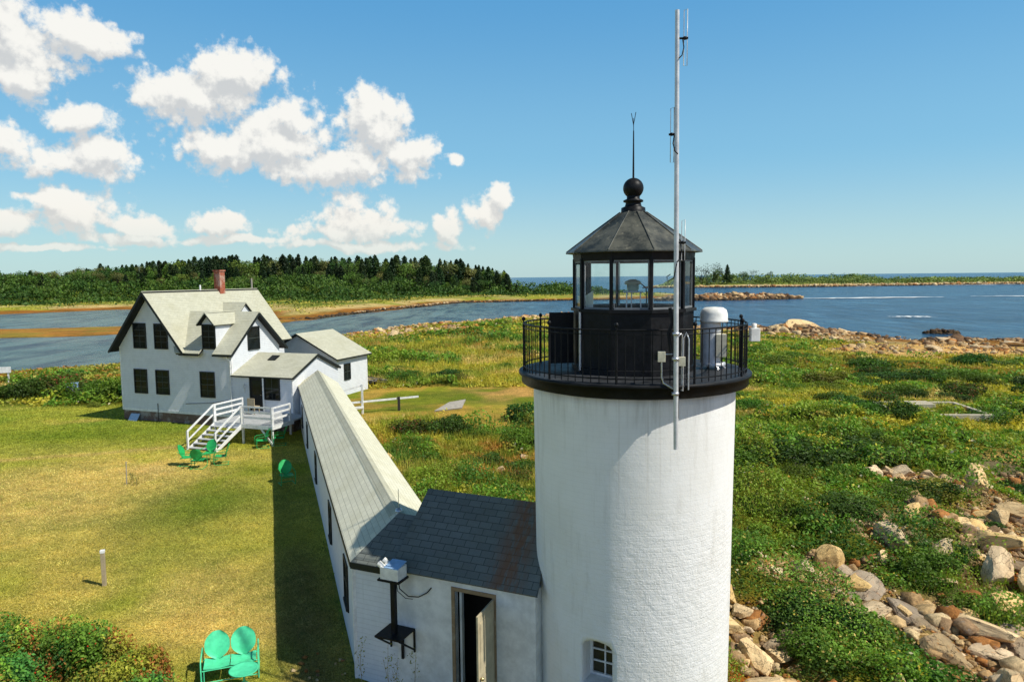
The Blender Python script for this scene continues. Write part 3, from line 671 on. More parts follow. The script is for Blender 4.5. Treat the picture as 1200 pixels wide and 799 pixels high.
s = rng.uniform(.06, .30, len(x))*(.6+rng.uniform(0, 1, len(x))**6*2); c = stone_cols(len(x), PALE); c[d < 6] = stone_cols((d < 6).sum(), DARK)
pebbles('beach_cobbles', np.stack([x, y, zmain(x, y)+s*.2], 1), s, c, 'tan cobbles of the beach on the seaward side')
def spit(name, line, width, height, n, smin, smax, pal, label):
    P = np.array(line, float); seg = np.concatenate([[0], np.cumsum(np.hypot(*np.diff(P, axis=0).T))]); u = rng.uniform(0, seg[-1], n); q = rng.normal(0, .42, n)
    e = np.sin(PI*np.clip(u/seg[-1], .03, .97))**.5
    x = np.interp(u, seg, P[:, 0]); y = np.interp(u, seg, P[:, 1])+q*width*e
    z = WATER-.1+height*e*np.exp(-q*q*4)*(.6+.8*vnoise(x, y, width*.6, 75)); s = rng.uniform(smin, smax, n)*(.6+rng.uniform(0, 1, n)**4*1.2)
    c = stone_cols(n, pal); low = (z < WATER+.5); c[low] = stone_cols(low.sum(), [(74,58,40),(96,76,48),(60,50,38)])
    pebbles(name, np.stack([x, y, z], 1), s, c, label)
spit('rocky_spit', [(37,134),(47,133),(56,131),(64,130)], 4.2, 2.3, 5200, .18, .7, PALE+DARK, 'jumbled brown rocks of the spit behind the gallery')
spit('offshore_reef', [(70,342),(92,340),(118,344),(142,348)], 7, 2.4, 6000, .35, 1.15, DARK+PALE, 'low brown reef of rocks out in the bay')
spit('island_rocks', [(128,690),(200,674),(290,656),(400,684),(500,680),(640,694)], 7, 1.7, 5200, .5, 1.5, DARK[:2]+PALE+PALE+[(226,206,170),(222,200,160)], 'rocks along the edge of the far island')
spit('tide_rocks', [(68,118),(74,119),(80,117)], 2.0, 1.1, 500, .25, .7, DARK, 'dark weedy rocks at the edge of the beach')
spit('tide_ledge', [(82,140),(88,139)], 1.2, .7, 260, .18, .5, DARK, 'small dark ledge standing in shallow water')
spit('far_shore_rocks', [(-74,204),(-60,212),(-48,266),(-24,341),(26,355),(62,361)], 5, .8, 3600, .18, .6, DARK+PALE, 'pale rocks along the far shore')
# ------------------------------------------------------------------ building helpers
def FM(o, sd_, od):
    s = Vector(sd_).normalized(); d = Vector(od).normalized(); m = Matrix((s, d, Vector((0, 0, 1)))).transposed().to_4x4(); m.translation = Vector(o); return m
def window(parent, o, sd_, od, w, h, cols=2, rows=2, frame='dark_trim', fw_=.07, sash='sash', proud=.05, label=None, mid=True):
    """a window on a wall: o = lower left corner on the wall face, od = outward"""
    m = FM(o, sd_, od); f = MB()
    f.box(-fw_, 0, .002, proud, -fw_, h+fw_, m).box(w, w+fw_, .002, proud, -fw_, h+fw_, m).box(0, w, .002, proud, h, h+fw_, m).box(-.0, w, .002, proud+.03, -fw_, 0, m)
    fo = f.build('window', M[frame], parent)
    if label: fo['label'] = label
    g = MB(); g.box(0, w, .003, .012, 0, h, m); g.build('pane', M['glass'], fo)
    q = MB(); t = .022
    for i in range(1, cols): q.box(w*i/cols-t/2, w*i/cols+t/2, .0125, .028, 0, h, m)
    for j in range(1, rows):
        tt = t*1.8 if (mid and j*2 == rows) else t
        q.box(0, w, .013, .030 if tt > t else .027, h*j/rows-tt/2, h*j/rows+tt/2, m)
    q.build('muntin', M[sash], fo); return fo
def roof_part(parent, polys, mat='shingle', t=.05, soff=.12, name='roof'):
    r = MB(); s = MB()
    for p in polys:
        P = [Vector(q) for q in p]; n = (P[1]-P[0]).cross(P[2]-P[0]).normalized()
        if n.z < 0: P.reverse(); n = -n
        r.slab(P, t); Cn = sum(P, Vector())/len(P)
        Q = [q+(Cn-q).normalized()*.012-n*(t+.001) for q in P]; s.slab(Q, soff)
    o = r.build(name, M[mat], parent); s.build('soffit', M['soffit'], o); return o
# ------------------------------------------------------------------ keeper's house
H = empty('keepers_house', (-25.5, 45.8, 0), math.radians(-20), 'white clapboard house with steep grey gable roofs and a brick chimney on the lawn', 'house')
W0 = .66
RZ = lambda u: 8.36-1.241*abs(u-2.68)          # main roof top surface
WZ = lambda v: 7.0-.928*abs(v-2.25)            # wing roof top surface
PZ = lambda v: 4.41-.452*abs(v-2.44)           # porch roof top surface
k = .215
f = MB(); f.poly((0,0,W0),(5.35,0,W0),(5.35,0,RZ(5.35)-k),(2.68,0,8.36-k),(0,0,RZ(0)-k))
f.poly((0,9.7,W0),(0,0,W0),(0,0,RZ(0)-k),(0,9.7,RZ(0)-k)); f.poly((5.35,0,W0),(5.35,9.7,W0),(5.35,9.7,RZ(5.35)-k),(5.35,0,RZ(5.35)-k))
f.poly((5.35,9.7,W0),(0,9.7,W0),(0,9.7,RZ(0)-k),(2.68,9.7,8.36-k),(5.35,9.7,RZ(5.35)-k))
f.poly((5.35,0,W0),(8.99,0,W0),(8.99,0,WZ(0)-k),(5.35,0,WZ(0)-k))
f.poly((8.99,0,W0),(8.99,4.5,W0),(8.99,4.5,WZ(4.5)-k),(8.99,2.25,7.0-k),(8.99,0,WZ(0)-k)); f.poly((8.99,4.5,W0),(5.35,4.5,W0),(5.35,4.5,WZ(4.5)-k),(8.99,4.5,WZ(4.5)-k))
f.poly((8.99,0,W0),(13.37,0,W0),(13.37,0,PZ(0)-.13),(8.99,0,PZ(0)-.13)); f.poly((13.37,0,W0),(13.37,4.7,W0),(13.37,4.7,PZ(4.7)-.13),(13.37,2.44,4.41-.13),(13.37,0,PZ(0)-.13)); f.poly((13.37,4.7,W0),(8.99,4.7,W0),(8.99,4.7,PZ(4.7)-.13),(13.37,4.7,PZ(4.7)-.13))
f.build('wall', M['siding'], H)
fo = MB(); fo.box(.03, 8.96, .03, 9.67, -.6, W0-.002).box(8.97, 13.33, .035, 4.66, -.6, W0-.003); fo.build('foundation', M['foundation'], H)
tb = MB()
for u0 in (0, 8.99): tb.box(u0-.012 if u0 == 0 else u0-.10, u0+.10 if u0 == 0 else u0+.012, -.014, .10, W0, (RZ(0) if u0 == 0 else WZ(0))-k-.02)
tb.box(13.28, 13.384, -.014, .1, W0, 3.15); tb.box(.1, 8.89, -.022, .0, W0-.02, W0+.14); tb.box(9.0, 13.28, -.020, .0, W0-.02, W0+.12)
tb.build('corner_trim', M['trim_white'], H)
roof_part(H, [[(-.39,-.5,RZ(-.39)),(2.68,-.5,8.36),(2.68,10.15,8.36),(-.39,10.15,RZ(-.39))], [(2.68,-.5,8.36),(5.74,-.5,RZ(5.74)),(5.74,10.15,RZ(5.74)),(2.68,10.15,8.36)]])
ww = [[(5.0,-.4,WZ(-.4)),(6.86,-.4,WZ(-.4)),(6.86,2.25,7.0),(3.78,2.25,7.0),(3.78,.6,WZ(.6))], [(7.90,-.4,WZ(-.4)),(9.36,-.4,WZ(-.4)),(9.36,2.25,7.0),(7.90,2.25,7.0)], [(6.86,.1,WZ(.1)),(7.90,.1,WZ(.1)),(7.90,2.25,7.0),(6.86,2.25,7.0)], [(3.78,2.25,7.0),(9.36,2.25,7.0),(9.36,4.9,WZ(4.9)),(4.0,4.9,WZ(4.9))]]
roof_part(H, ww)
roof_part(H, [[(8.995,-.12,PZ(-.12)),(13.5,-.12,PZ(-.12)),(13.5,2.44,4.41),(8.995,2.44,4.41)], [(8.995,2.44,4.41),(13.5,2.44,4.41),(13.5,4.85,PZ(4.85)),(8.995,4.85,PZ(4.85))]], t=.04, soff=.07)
# rake boards: dark fascia along gable edges
for a, b in (((-.40,-.505,RZ(-.39)-.12),(2.68,-.505,8.36-.12)), ((2.68,-.505,8.36-.12),(5.75,-.505,RZ(5.74)-.12)), ((9.365,-.41,WZ(-.4)-.11),(9.365,2.25,7.0-.11)), ((9.365,2.25,7.0-.11),(9.365,4.91,WZ(4.9)-.11)), ((13.505,-.12,PZ(-.12)-.06),(13.505,2.44,4.41-.06)), ((13.505,2.44,4.41-.06),(13.505,4.85,PZ(4.85)-.06))):
    q = MB(); q.bar(a, b, .02, .15); q.build('rake_board', M['dark_trim'], H)
q = MB(); q.bar((5.3,-.405,WZ(-.4)-.1), (6.86,-.405,WZ(-.4)-.1), .03, .11); q.build('eave_board', M['dark_trim'], H); q = MB(); q.bar((7.9,-.405,WZ(-.4)-.1), (9.36,-.405,WZ(-.4)-.1), .03, .11); q.build('eave_board', M['dark_trim'], H); q = MB(); q.bar((8.99,-.125,PZ(-.12)-.05), (13.5,-.125,PZ(-.12)-.05), .02, .07); q.build('eave_board', M['dark_trim'], H)

# wall dormer
DZ = lambda u: 7.06-1.07*abs(u-7.38)
d = MB(); d.poly((6.86,-.002,4.6),(7.90,-.002,4.6),(7.90,-.002,6.36),(7.38,-.002,6.92),(6.86,-.002,6.36)); d.poly((7.90,-.002,4.6),(7.90,1.9,4.6),(7.90,1.9,6.36),(7.90,-.002,6.36)); d.poly((6.86,1.9,4.6),(6.86,-.002,4.6),(6.86,-.002,6.36),(6.86,1.9,6.36))
dm = d.build('dormer', M['siding'], H)
roof_part(dm, [[(6.66,-.3,DZ(6.66)),(7.38,-.3,7.06),(7.38,2.3,7.06),(6.66,1.7,DZ(6.66))], [(7.38,-.3,7.06),(8.10,-.3,DZ(8.1)),(8.10,1.7,DZ(8.1)),(7.38,2.3,7.06)]], t=.04, soff=.06)
window(H, (6.93,-.004,4.86), (1,0,0), (0,-1,0), .90, 1.38, 2, 4)
# small gable dormer facing the sun further back
d = MB(); d.poly((5.25,5.1,6.2),(5.25,6.3,6.2),(5.25,6.3,6.75),(5.25,5.7,7.36),(5.25,5.1,6.75)); d.poly((5.25,5.1,6.2),(5.25,5.1,6.75),(3.9,5.1,6.75),(3.9,5.1,6.2)); d2 = d.build('dormer', M['siding'], H)
roof_part(d2, [[(5.4,5.7,7.46),(3.3,5.7,7.46),(3.6,4.98,6.72),(5.4,4.98,6.72)], [(5.4,5.7,7.46),(5.4,6.42,6.72),(3.6,6.42,6.72),(3.3,5.7,7.46)]], t=.04, soff=.05)
for (u0, u1, z0, z1) in ((1.33,2.27,4.77,6.26),(3.08,4.04,4.77,6.24),(1.21,2.17,1.87,3.31),(3.02,3.98,1.87,3.3),(6.6,7.6,1.85,3.32)):
    window(H, (u0,0,z0), (1,0,0), (0,-1,0), u1-u0, z1-z0, 2, 4)
window(H, (8.99,1.55,4.68), (0,1,0), (1,0,0), .98, 1.32, 1, 2)
window(H, (11.42,0,1.93), (1,0,0), (0,-1,0), 1.0, 1.22, 2, 2)
fr = FM((10.38,0,1.16), (1,0,0), (0,-1,0)); q = MB(); q.box(-.08,0,.002,.06,0,2.05,fr).box(.84,.90,.002,.06,0,2.05,fr).box(0,.84,.002,.06,1.98,2.05,fr); df = q.build('door', M['dark_trim'], H)
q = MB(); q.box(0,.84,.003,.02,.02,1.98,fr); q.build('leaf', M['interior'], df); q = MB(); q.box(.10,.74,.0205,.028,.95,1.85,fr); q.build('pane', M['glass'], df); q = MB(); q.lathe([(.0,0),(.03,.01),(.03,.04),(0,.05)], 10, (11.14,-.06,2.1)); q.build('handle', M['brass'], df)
q = MB(); q.box(11.26,11.36,-.07,-.004,1.16,3.2); q.build('door_post', M['trim_white'], H)
q = MB(); q.tube([(8.93,-.36,4.42),(8.93,-.33,4.30),(8.94,-.07,4.1),(8.94,-.07,.5)], .035, 8); q.build('downspout', M['trim_white'], H)
q = MB(); q.box(2.43,2.95,6.0,6.5,8.0,9.62).box(2.38,3.0,5.95,6.55,9.622,9.72); ch = q.build('chimney', M['brick'], H); q = MB(); q.box(2.5,2.88,6.07,6.43,9.60,9.74); q.build('flue', M['interior'], ch)
for vv, hh in ((4.4, .32), (9.6, .75)):
    q = MB(); q.tube([(2.68,vv,8.3),(2.68,vv,8.36+hh)], .06, 8); q.build('vent_pipe', M['trim_white' if hh < .5 else 'grey_wood'], H)
q = MB(); q.slab([(10.4,1.55,PZ(1.55)+.06),(10.95,1.55,PZ(1.55)+.06),(10.95,2.05,PZ(2.05)+.06),(10.4,2.05,PZ(2.05)+.06)], .06); q.build('roof_vent', M['dark_trim'], H)
q = MB(); q.tube([(5.3,-.03,1.30),(7.4,-.03,1.45),(9.6,-.04,1.85)], .016, 6); q.build('conduit', M['dark_trim'], H); q = MB(); q.tube([(3.02,-.04,.1),(3.02,-.04,1.2)], .02, 6); q.build('pipe', M['dark_trim'], H)
q = MB(); q.slab([(.75,-.35,.03),(1.5,-.35,.03),(1.5,-.06,.45),(.75,-.06,.45)], .03); q.build('hatch', M['galv'], H)
q = MB(); q.tube([(9.95,-.05,2.45),(9.86,-.06,2.6),(9.95,-.06,2.75),(10.04,-.06,2.6),(9.95,-.05,2.45),(9.95,-.05,2.2)], .018, 6); q.build('hose_hanger', M['galv'], H)
# ------------------------------------------------------------------ deck with steps
D = empty('porch_deck', (-25.5+.6*math.cos(math.radians(20)), 45.8-.6*math.sin(math.radians(20)), 0), math.radians(-20), 'white railed wooden deck with steps in front of the house door', 'deck')
DZ0 = 1.12
q = MB()
for i in range(23): q.box(9.9, 13.9, -3.3+i*.142, -3.3+i*.142+.132, DZ0-.035, DZ0)
q.build('deck_floor', M['deck_wood'], D)
q = MB(); q.box(9.88, 13.92, -3.34, -3.31, DZ0-.22, DZ0-.002).box(13.905, 13.94, -3.31, -1.5, DZ0-.22, DZ0-.002).box(9.87, 9.895, -3.31, -.02, DZ0-.22, DZ0-.003); q.build('skirt_board', M['trim_white'], D)
for (u, v) in ((9.95,-3.2),(11.85,-3.2),(13.8,-3.2),(13.0,-.6)):
    q = MB(); q.box(u-.05, u+.05, v-.05, v+.05, -.4, DZ0-.04); q.build('deck_post', M['trim_white'], D)
q = MB(); q.bar((13.1,-3.25,DZ0-.2), (13.8,-3.25,.1), .06, .1); q.build('brace', M['trim_white'], D)
def railing(a, b, zs=(.36, .66, .95), ext=0):
    a = Vector(a); b = Vector(b); q = MB()
    for i, z in enumerate(zs): q.bar(a+Vector((0, 0, z)), b+Vector((0, 0, z)), .04, .11 if i < 2 else .09)
    ro = q.build('railing', M['trim_white'], D)
    for p in (a, b):
        q = MB(); q.box(p.x-.045, p.x+.045, p.y-.045, p.y+.045, p.z-.2, p.z+1.0); q.build('rail_post', M['trim_white'], ro)
railing((11.86,-3.25,DZ0), (13.84,-3.25,DZ0)); railing((13.86,-3.2,DZ0), (13.86,-1.75,DZ0)); railing((9.94,-3.2,DZ0), (9.94,-1.0,DZ0))
st = MB(); N_ = 6; run = 1.95; v0 = -3.34
for i in range(N_):
    z = DZ0-(i+1)*DZ0/(N_+.6); v = v0-(i+.5)*run/N_; st.box(9.98, 11.78, v-.14, v+.14, z-.04, z)
so = st.build('stairs', M['deck_wood'], D)
for u in (9.95, 11.81):
    q = MB(); q.slab([(u,v0,DZ0-.02),(u,v0-run-.1,.02),(u,v0-run-.1,-.15),(u,v0-.1,DZ0-.32),(u,v0,DZ0-.32)], .035, (1,0,0)); q.build('stringer', M['trim_white'], so)
    q = MB(); q.bar((u+.02,v0,DZ0+.95), (u+.02,v0-run,.98), .045, .10); q.bar((u+.02,v0-.05,DZ0+.42), (u+.02,v0-run,.5), .04, .08); q.box(u-.03,u+.06,v0-run-.04,v0-run+.05,-.1,1.0).box(u-.03,u+.06,v0-.01,v0+.07,DZ0-.1,DZ0+1.0); q.build('handrail', M['trim_white'], so)
# ------------------------------------------------------------------ rear shed
SH = empty('rear_shed', (-25.5, 45.8, 0), math.radians(-20), 'low white shed with a pale grey gable roof behind the house porch', 'shed')
SZ = lambda u: 4.8-.52*abs(u-5.0)
q = MB(); kk = .15
q.poly((1.6,11.9,-.4),(8.4,11.9,-.4),(8.4,11.9,SZ(8.4)-kk),(5,11.9,4.8-kk),(1.6,11.9,SZ(1.6)-kk)); q.poly((8.4,11.9,-.4),(8.4,16.3,-.4),(8.4,16.3,SZ(8.4)-kk),(8.4,11.9,SZ(8.4)-kk)); q.poly((1.6,16.3,-.4),(1.6,11.9,-.4),(1.6,11.9,SZ(1.6)-kk),(1.6,16.3,SZ(1.6)-kk)); q.poly((8.4,16.3,-.4),(1.6,16.3,-.4),(1.6,16.3,SZ(1.6)-kk),(5,16.3,4.8-kk),(8.4,16.3,SZ(8.4)-kk))
q.build('wall', M['siding'], SH)
roof_part(SH, [[(1.3,11.6,SZ(1.3)),(5,11.6,4.8),(5,16.6,4.8),(1.3,16.6,SZ(1.3))], [(5,11.6,4.8),(8.7,11.6,SZ(8.7)),(8.7,16.6,SZ(8.7)),(5,16.6,4.8)]], t=.04, soff=.07)
for a, b in (((5,11.59,4.73),(8.72,11.59,SZ(8.7)-.07)),((1.3,11.59,SZ(1.3)-.07),(5,11.59,4.73)),((8.71,11.6,SZ(8.7)-.06),(8.71,16.6,SZ(8.7)-.06))): q = MB(); q.bar(a, b, .02, .11); q.build('rake_board', M['dark_trim'], SH)
window(SH, (8.4,12.95,1.15), (0,1,0), (1,0,0), .8, 1.15, 2, 2); q = MB(); q.box(8.3,8.42,16.2,16.32,-.4,2.9); q.build('corner_trim', M['trim_white'], SH)
# ------------------------------------------------------------------ covered walkway
WK = empty('covered_walkway', (-3.64, 15.44, 0), math.radians(19), 'long narrow white covered walkway with a pale shingled ridge roof joining house and tower', 'covered walkway')
LW = 28.3; E = math.radians(43.1); ce, se = math.cos(E), math.sin(E)
EU = lambda ue, ve: (ue*ce+ve*se, -ue*se+ve*ce)          # entry-room coordinates in the walkway frame
q = MB(); q.poly((0.03,LW,-.6),(0.03,0,-.6),(0.03,0,2.72),(0.03,LW,2.72)); q.poly((2.2,1.5,-.6),(2.2,LW,-.6),(2.2,LW,2.72),(2.2,1.5,2.72))
a = EU(1.16, .02); q.poly((.03,0,-.6),(a[0],a[1],-.6),(a[0],a[1],2.70),(.03,0,2.72)); q.build('wall', M['siding'], WK)
hp = (1.13, .42, 3.52); e0 = (-.06,-.08,2.70); e1 = EU(1.35,-.09); e2 = EU(1.35,1.1); rn = (2.30,1.9,2.70)
rw = roof_part(WK, [[(-.06,LW,2.70),e0,hp,(1.13,LW,3.52)], [hp,rn,(2.30,LW,2.70),(1.13,LW,3.52)]], 'shingle_walk', t=.03, soff=.05)
roof_part(WK, [[e0,(e1[0],e1[1],2.70),(e2[0],e2[1],3.50),hp]], 'shingle_hip', t=.03, soff=.05)
q = MB(); sl = .82/1.17
q.slab([(1.13-.20,.62,3.52-.2*sl+.012),(1.13,.5,3.535),(1.13,LW,3.535),(1.13-.20,LW,3.52-.2*sl+.012)], .02); q.slab([(1.13,.5,3.535),(1.13+.2,.62,3.52-.2*sl+.012),(1.13+.2,LW,3.52-.2*sl+.012),(1.13,LW,3.535)], .02); q.build('ridge_cap', M['shingle'], WK)
q = MB(); q.bar((e0[0],e0[1],2.62),(e1[0],e1[1],2.62),.025,.14); q.bar((-.065,-.05,2.62),(-.065,LW,2.62),.02,.10); q.build('fascia', M['dark_trim'], WK)
q = MB(); q.lathe([(.09,0),(.07,.05),(.03,.07)], 12, (1.16,.55,3.53)); q.tube([(1.16,.55,3.58),(1.16,.55,4.05)], .008, 5); q.build('ridge_aerial', M['galv'], WK)
for v in (1.55, 6.3, 13.2, 19.6, 24.6): window(WK, (.03,v+.75,.85), (0,-1,0), (-1,0,0), .75, 1.05, 2, 2, proud=.04)
q = MB(); q.box(-.02,.10,-.02,.11,-.6,2.6); q.build('corner_trim', M['trim_white'], WK)
# ------------------------------------------------------------------ entry room
EN = empty('entry_room', (-3.64, 15.44, 0), math.radians(-24.1), 'small white room with a dark slate grey roof leaning against the tower', 'outbuilding')
q = MB(); q.box(1.165,2.61,0,.12,-1.2,2.72).box(3.49,4.44,.001,.121,-1.2,2.72).box(4.32,4.4405,.1215,1.1,-1.2,2.72).box(2.61,3.49,.0005,.1205,2.45,2.72)
q.poly((1.165,3.2,-1.2),(1.165,.12,-1.2),(1.165,.12,2.72),(1.165,1.6,3.94),(1.165,3.2,2.72)); q.box(1.165,4.4,3.08,3.2,-1.2,2.70); q.build('wall', M['plain_white'], EN)
EZ = lambda v: 4.02-.775*abs(v-1.6)
roof_part(EN, [[(1.06,-.1,EZ(-.1)),(4.52,-.1,EZ(-.1)),(4.40,.6,EZ(.6)),(4.40,1.6,4.02),(1.06,1.6,4.02)], [(1.06,1.6,4.02),(4.9,1.6,4.02),(4.9,3.35,EZ(3.35)),(1.06,3.35,EZ(3.35))]], 'shingle_dark', t=.025, soff=.03)
q = MB(); q.box(2.53,2.61,-.02,.10,-.5,2.53).box(3.49,3.57,-.021,.10,-.5,2.53).box(2.61,3.49,-.019,.10,2.45,2.53); dfm = q.build('door', M['wood_frame'], EN)
hd = Matrix.Translation((3.485,-.01,0)) @ Matrix.Rotation(math.radians(93), 4, 'Z'); q = MB(); q.box(-.82,0,-.04,0,.08,2.43,hd); q.build('leaf', M['wood_door'], dfm, .004)
q = MB(); q.box(-.72,-.10,-.048,-.0405,1.25,2.25,hd).box(-.72,-.10,-.047,-.0405,.25,1.1,hd); q.build('door_panel', M['wood_door'], dfm, .006)
hpnt = hd @ Vector((-.75,-.09,1.14)); q = MB(); q.lathe([(0,-.035),(.03,-.02),(.035,0),(.03,.02),(0,.035)], 12, hpnt); q.tube([hd @ Vector((-.75,-.03,1.14)), hpnt], .014, 6); q.build('handle', M['brass'], dfm)
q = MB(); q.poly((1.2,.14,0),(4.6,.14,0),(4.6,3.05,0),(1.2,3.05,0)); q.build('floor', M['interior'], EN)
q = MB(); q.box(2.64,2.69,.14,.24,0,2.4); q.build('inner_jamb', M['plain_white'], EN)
q = MB(); q.poly((1.2,1.0,0),(4.31,1.0,0),(4.31,1.0,2.7),(1.2,1.0,2.7)); q.poly((1.3,.13,0),(1.3,1.0,0),(1.3,1.0,2.7),(1.3,.13,2.7)); q.poly((1.2,.13,2.69),(4.31,.13,2.69),(4.31,1.0,2.69),(1.2,1.0,2.69)); q.build('shade_lining', M['interior'], EN)  # black sheets added inside the doorway; the room's darkness is in their colour
# bracket and detector box on the wall
BK = empty('wall_bracket', (-3.64, 15.44, 0), math.radians(-24.1), 'black iron bracket with a post fixed to the white wall left of the open door', 'bracket')
q = MB(); q.box(.98,1.62,-.62,-.02,1.40,1.43); q.build('platform', M['black'], BK)
q = MB(); q.box(1.26,1.36,-.40,-.30,1.43,2.62); q.build('post', M['black'], BK)
for u in (1.0, 1.6):
    q = MB(); q.bar((u,-.6,1.40),(u,-.03,.95),.035); q.bar((u,-.03,.9),(u,-.03,1.4),.035); q.build('brace', M['black'], BK)
q = MB(); q.bar((1.31,-.05,.7),(1.31,-.05,1.4),.05); q.build('strut', M['black'], BK)
q = MB(); q.box(1.04,1.58,-.55,-.16,2.62,2.66); q.build('cradle', M['black'], BK)
FB = empty('detector_box', (-3.64, 15.44, 0), math.radians(-24.1), 'white instrument box with blue lid and two round lenses on the black bracket post', 'instrument box')
q = MB(); q.box(1.10,1.55,-.53,-.18,2.662,2.93); q.build('housing', M['white_gloss'], FB, .012)
q = MB(); q.slab([(1.20,-.53,2.935),(1.55,-.53,2.935),(1.55,-.18,2.995),(1.20,-.18,2.995)], .02); q.build('lid', M['blue_top'], FB)
for v in (-.45, -.26):
    q = MB(); q.tube([(1.13,v,2.90),(1.02,v,2.97)], [.055,.065], 12); q.build('lens', M['white_gloss'], FB)
q = MB(); q.tube([(1.40,-.3,2.64),(1.42,-.28,2.4),(1.55,-.15,2.2),(1.75,-.06,2.18),(1.95,-.04,2.3),(2.05,-.02,2.42)], .012, 6); q.tube([(1.36,-.32,2.64),(1.38,-.3,2.35),(1.5,-.18,2.16),(1.62,-.08,2.12)], .008, 6); o = q.build('cable', M['black'], None); o.location = (-3.64,15.44,0); o.rotation_euler = (0,0,math.radians(-24.1)); tag(o, 'black cable drooping across the white wall from the instrument box', 'cable')
# ------------------------------------------------------------------ lighthouse
TX, TY = 2.47, 14.45
LH = empty('lighthouse', (TX, TY, 0), 0, 'stout white round lighthouse tower with a black lantern and railed gallery', 'lighthouse')
FA = math.radians(-99.8)
q = MB(); q.lathe([(0,-1.6)]+[(1.95+.085*(z_+1.6)/8.5, z_) for z_ in np.linspace(-1.6,6.9,34)]+[(0,6.9)], 128); sh = q.build('tower_shaft', M['tower'], LH)
WA = FA-math.radians(18.5); cutm = Matrix.Rotation(WA+PI/2, 4, 'Z')       # local -y points outward along WA
cv = []; prof = [(-.30,1.24),(.30,1.24),(.30,2.07)]+[(.30*math.cos(t_), 2.07+.13*math.sin(t_)) for t_ in (PI*.2,PI*.35,PI*.5,PI*.65,PI*.8)]+[(-.30,2.07)]
c_ = MB(); P = [Vector((s_,-2.6,z_)) for s_, z_ in prof]; c_.slab([cutm @ p for p in P], 1.12, cutm.to_3x3() @ Vector((0,1,0)))
cut = c_.build('cutter', M['plain_white'], LH)
bmod = sh.modifiers.new('cut', 'BOOLEAN'); bmod.object = cut; bmod.operation = 'DIFFERENCE'; bmod.solver = 'EXACT'
bpy.context.view_layer.update(); dg = bpy.context.evaluated_depsgraph_get(); nme = bpy.data.meshes.new_from_object(sh.evaluated_get(dg)); sh.modifiers.clear(); sh.data = nme; bpy.data.objects.remove(cut)
if 'UVMap' not in nme.uv_layers: nme.uv_layers.new(name='UVMap')
uvl = nme.uv_layers['UVMap']
for lp in nme.loops:
    c3 = nme.vertices[lp.vertex_index].co; uvl.data[lp.index].uv = (math.atan2(c3.x, -c3.y)*2.03, c3.z)
nme.materials.clear(); nme.materials.append(M['tower'])
for p in nme.polygons: p.use_smooth = abs(Vector((p.center.x, p.center.y)).length-1.99) < .07 and abs(p.normal.z) < .3
# window set in the recess
m_ = cutm @ FM((-.30,-1.50,1.28), (1,0,0), (0,-1,0)); q = MB()
q.box(0,.05,0,.06,0,.95,m_).box(.55,.60,0,.06,0,.95,m_).box(.05,.55,0,.06,0,.05,m_); wf = q.build('window', M['trim_white'], LH)
q = MB(); q.box(.05,.55,.005,.015,.05,.95,m_); q.build('pane', simple('dusty glass', (.05,.042,.02), .2, scale=4), wf)
q = MB()
for i in (1,): q.box(.05+.50*i/2-.014,.05+.50*i/2+.014,.016,.045,.05,.95,m_)
for j in (1, 2, 3): q.box(.05,.55,.016,.044,.05+.235*j-.014,.05+.235*j+.014,m_)
q.build('muntin', M['trim_white'], wf); q = MB(); q.box(-.0,.60,.02,.5,-.06,-.005,m_); q.build('sill', M['trim_white'], wf)
# gallery
q = MB(); q.lathe([(2.03,6.80),(2.10,6.84),(2.26,6.855),(2.275,6.88),(2.275,7.03),(2.33,7.035),(2.335,7.095),(2.31,7.10)], 128); q.build('gallery_rim', M['rim'], LH)
q = MB(); q.disc(2.312, 7.098, 128); q.build('gallery_deck', M['deck_black'], LH)
RR = 2.23; q = MB()
for z_, r_ in ((8.06,.017),(7.98,.010),(7.20,.013)): q.tube([(RR*math.cos(2*PI*i/96), RR*math.sin(2*PI*i/96), z_) for i in range(97)], r_, 6, False)
rl = q.build('railing', M['black'], LH); NB = 90
bal = None; post = None
for i in range(NB):
    a = 2*PI*i/NB+.02; x_, y_ = RR*math.cos(a), RR*math.sin(a); isp = i % 9 == 0
    src = post if isp else bal
    if src is None:
        q = MB()
        if isp: q.tube([(0,0,7.10),(0,0,8.08)], .022, 8); q.lathe([(0,-.045),(.03,-.03),(.042,0),(.03,.03),(0,.05)], 10, (0,0,8.15)); q.tube([(0,0,8.06),(0,0,8.12)], .016, 6)
        else: q.tube([(0,0,7.12),(0,0,8.06)], .0095, 6)
        src = q.build('rail_post' if isp else 'baluster', M['black'], rl)
        if isp: post = src
        else: bal = src
    else: src = src.copy(); COL.objects.link(src); src.parent = rl
    src.location = (x_, y_, 0)
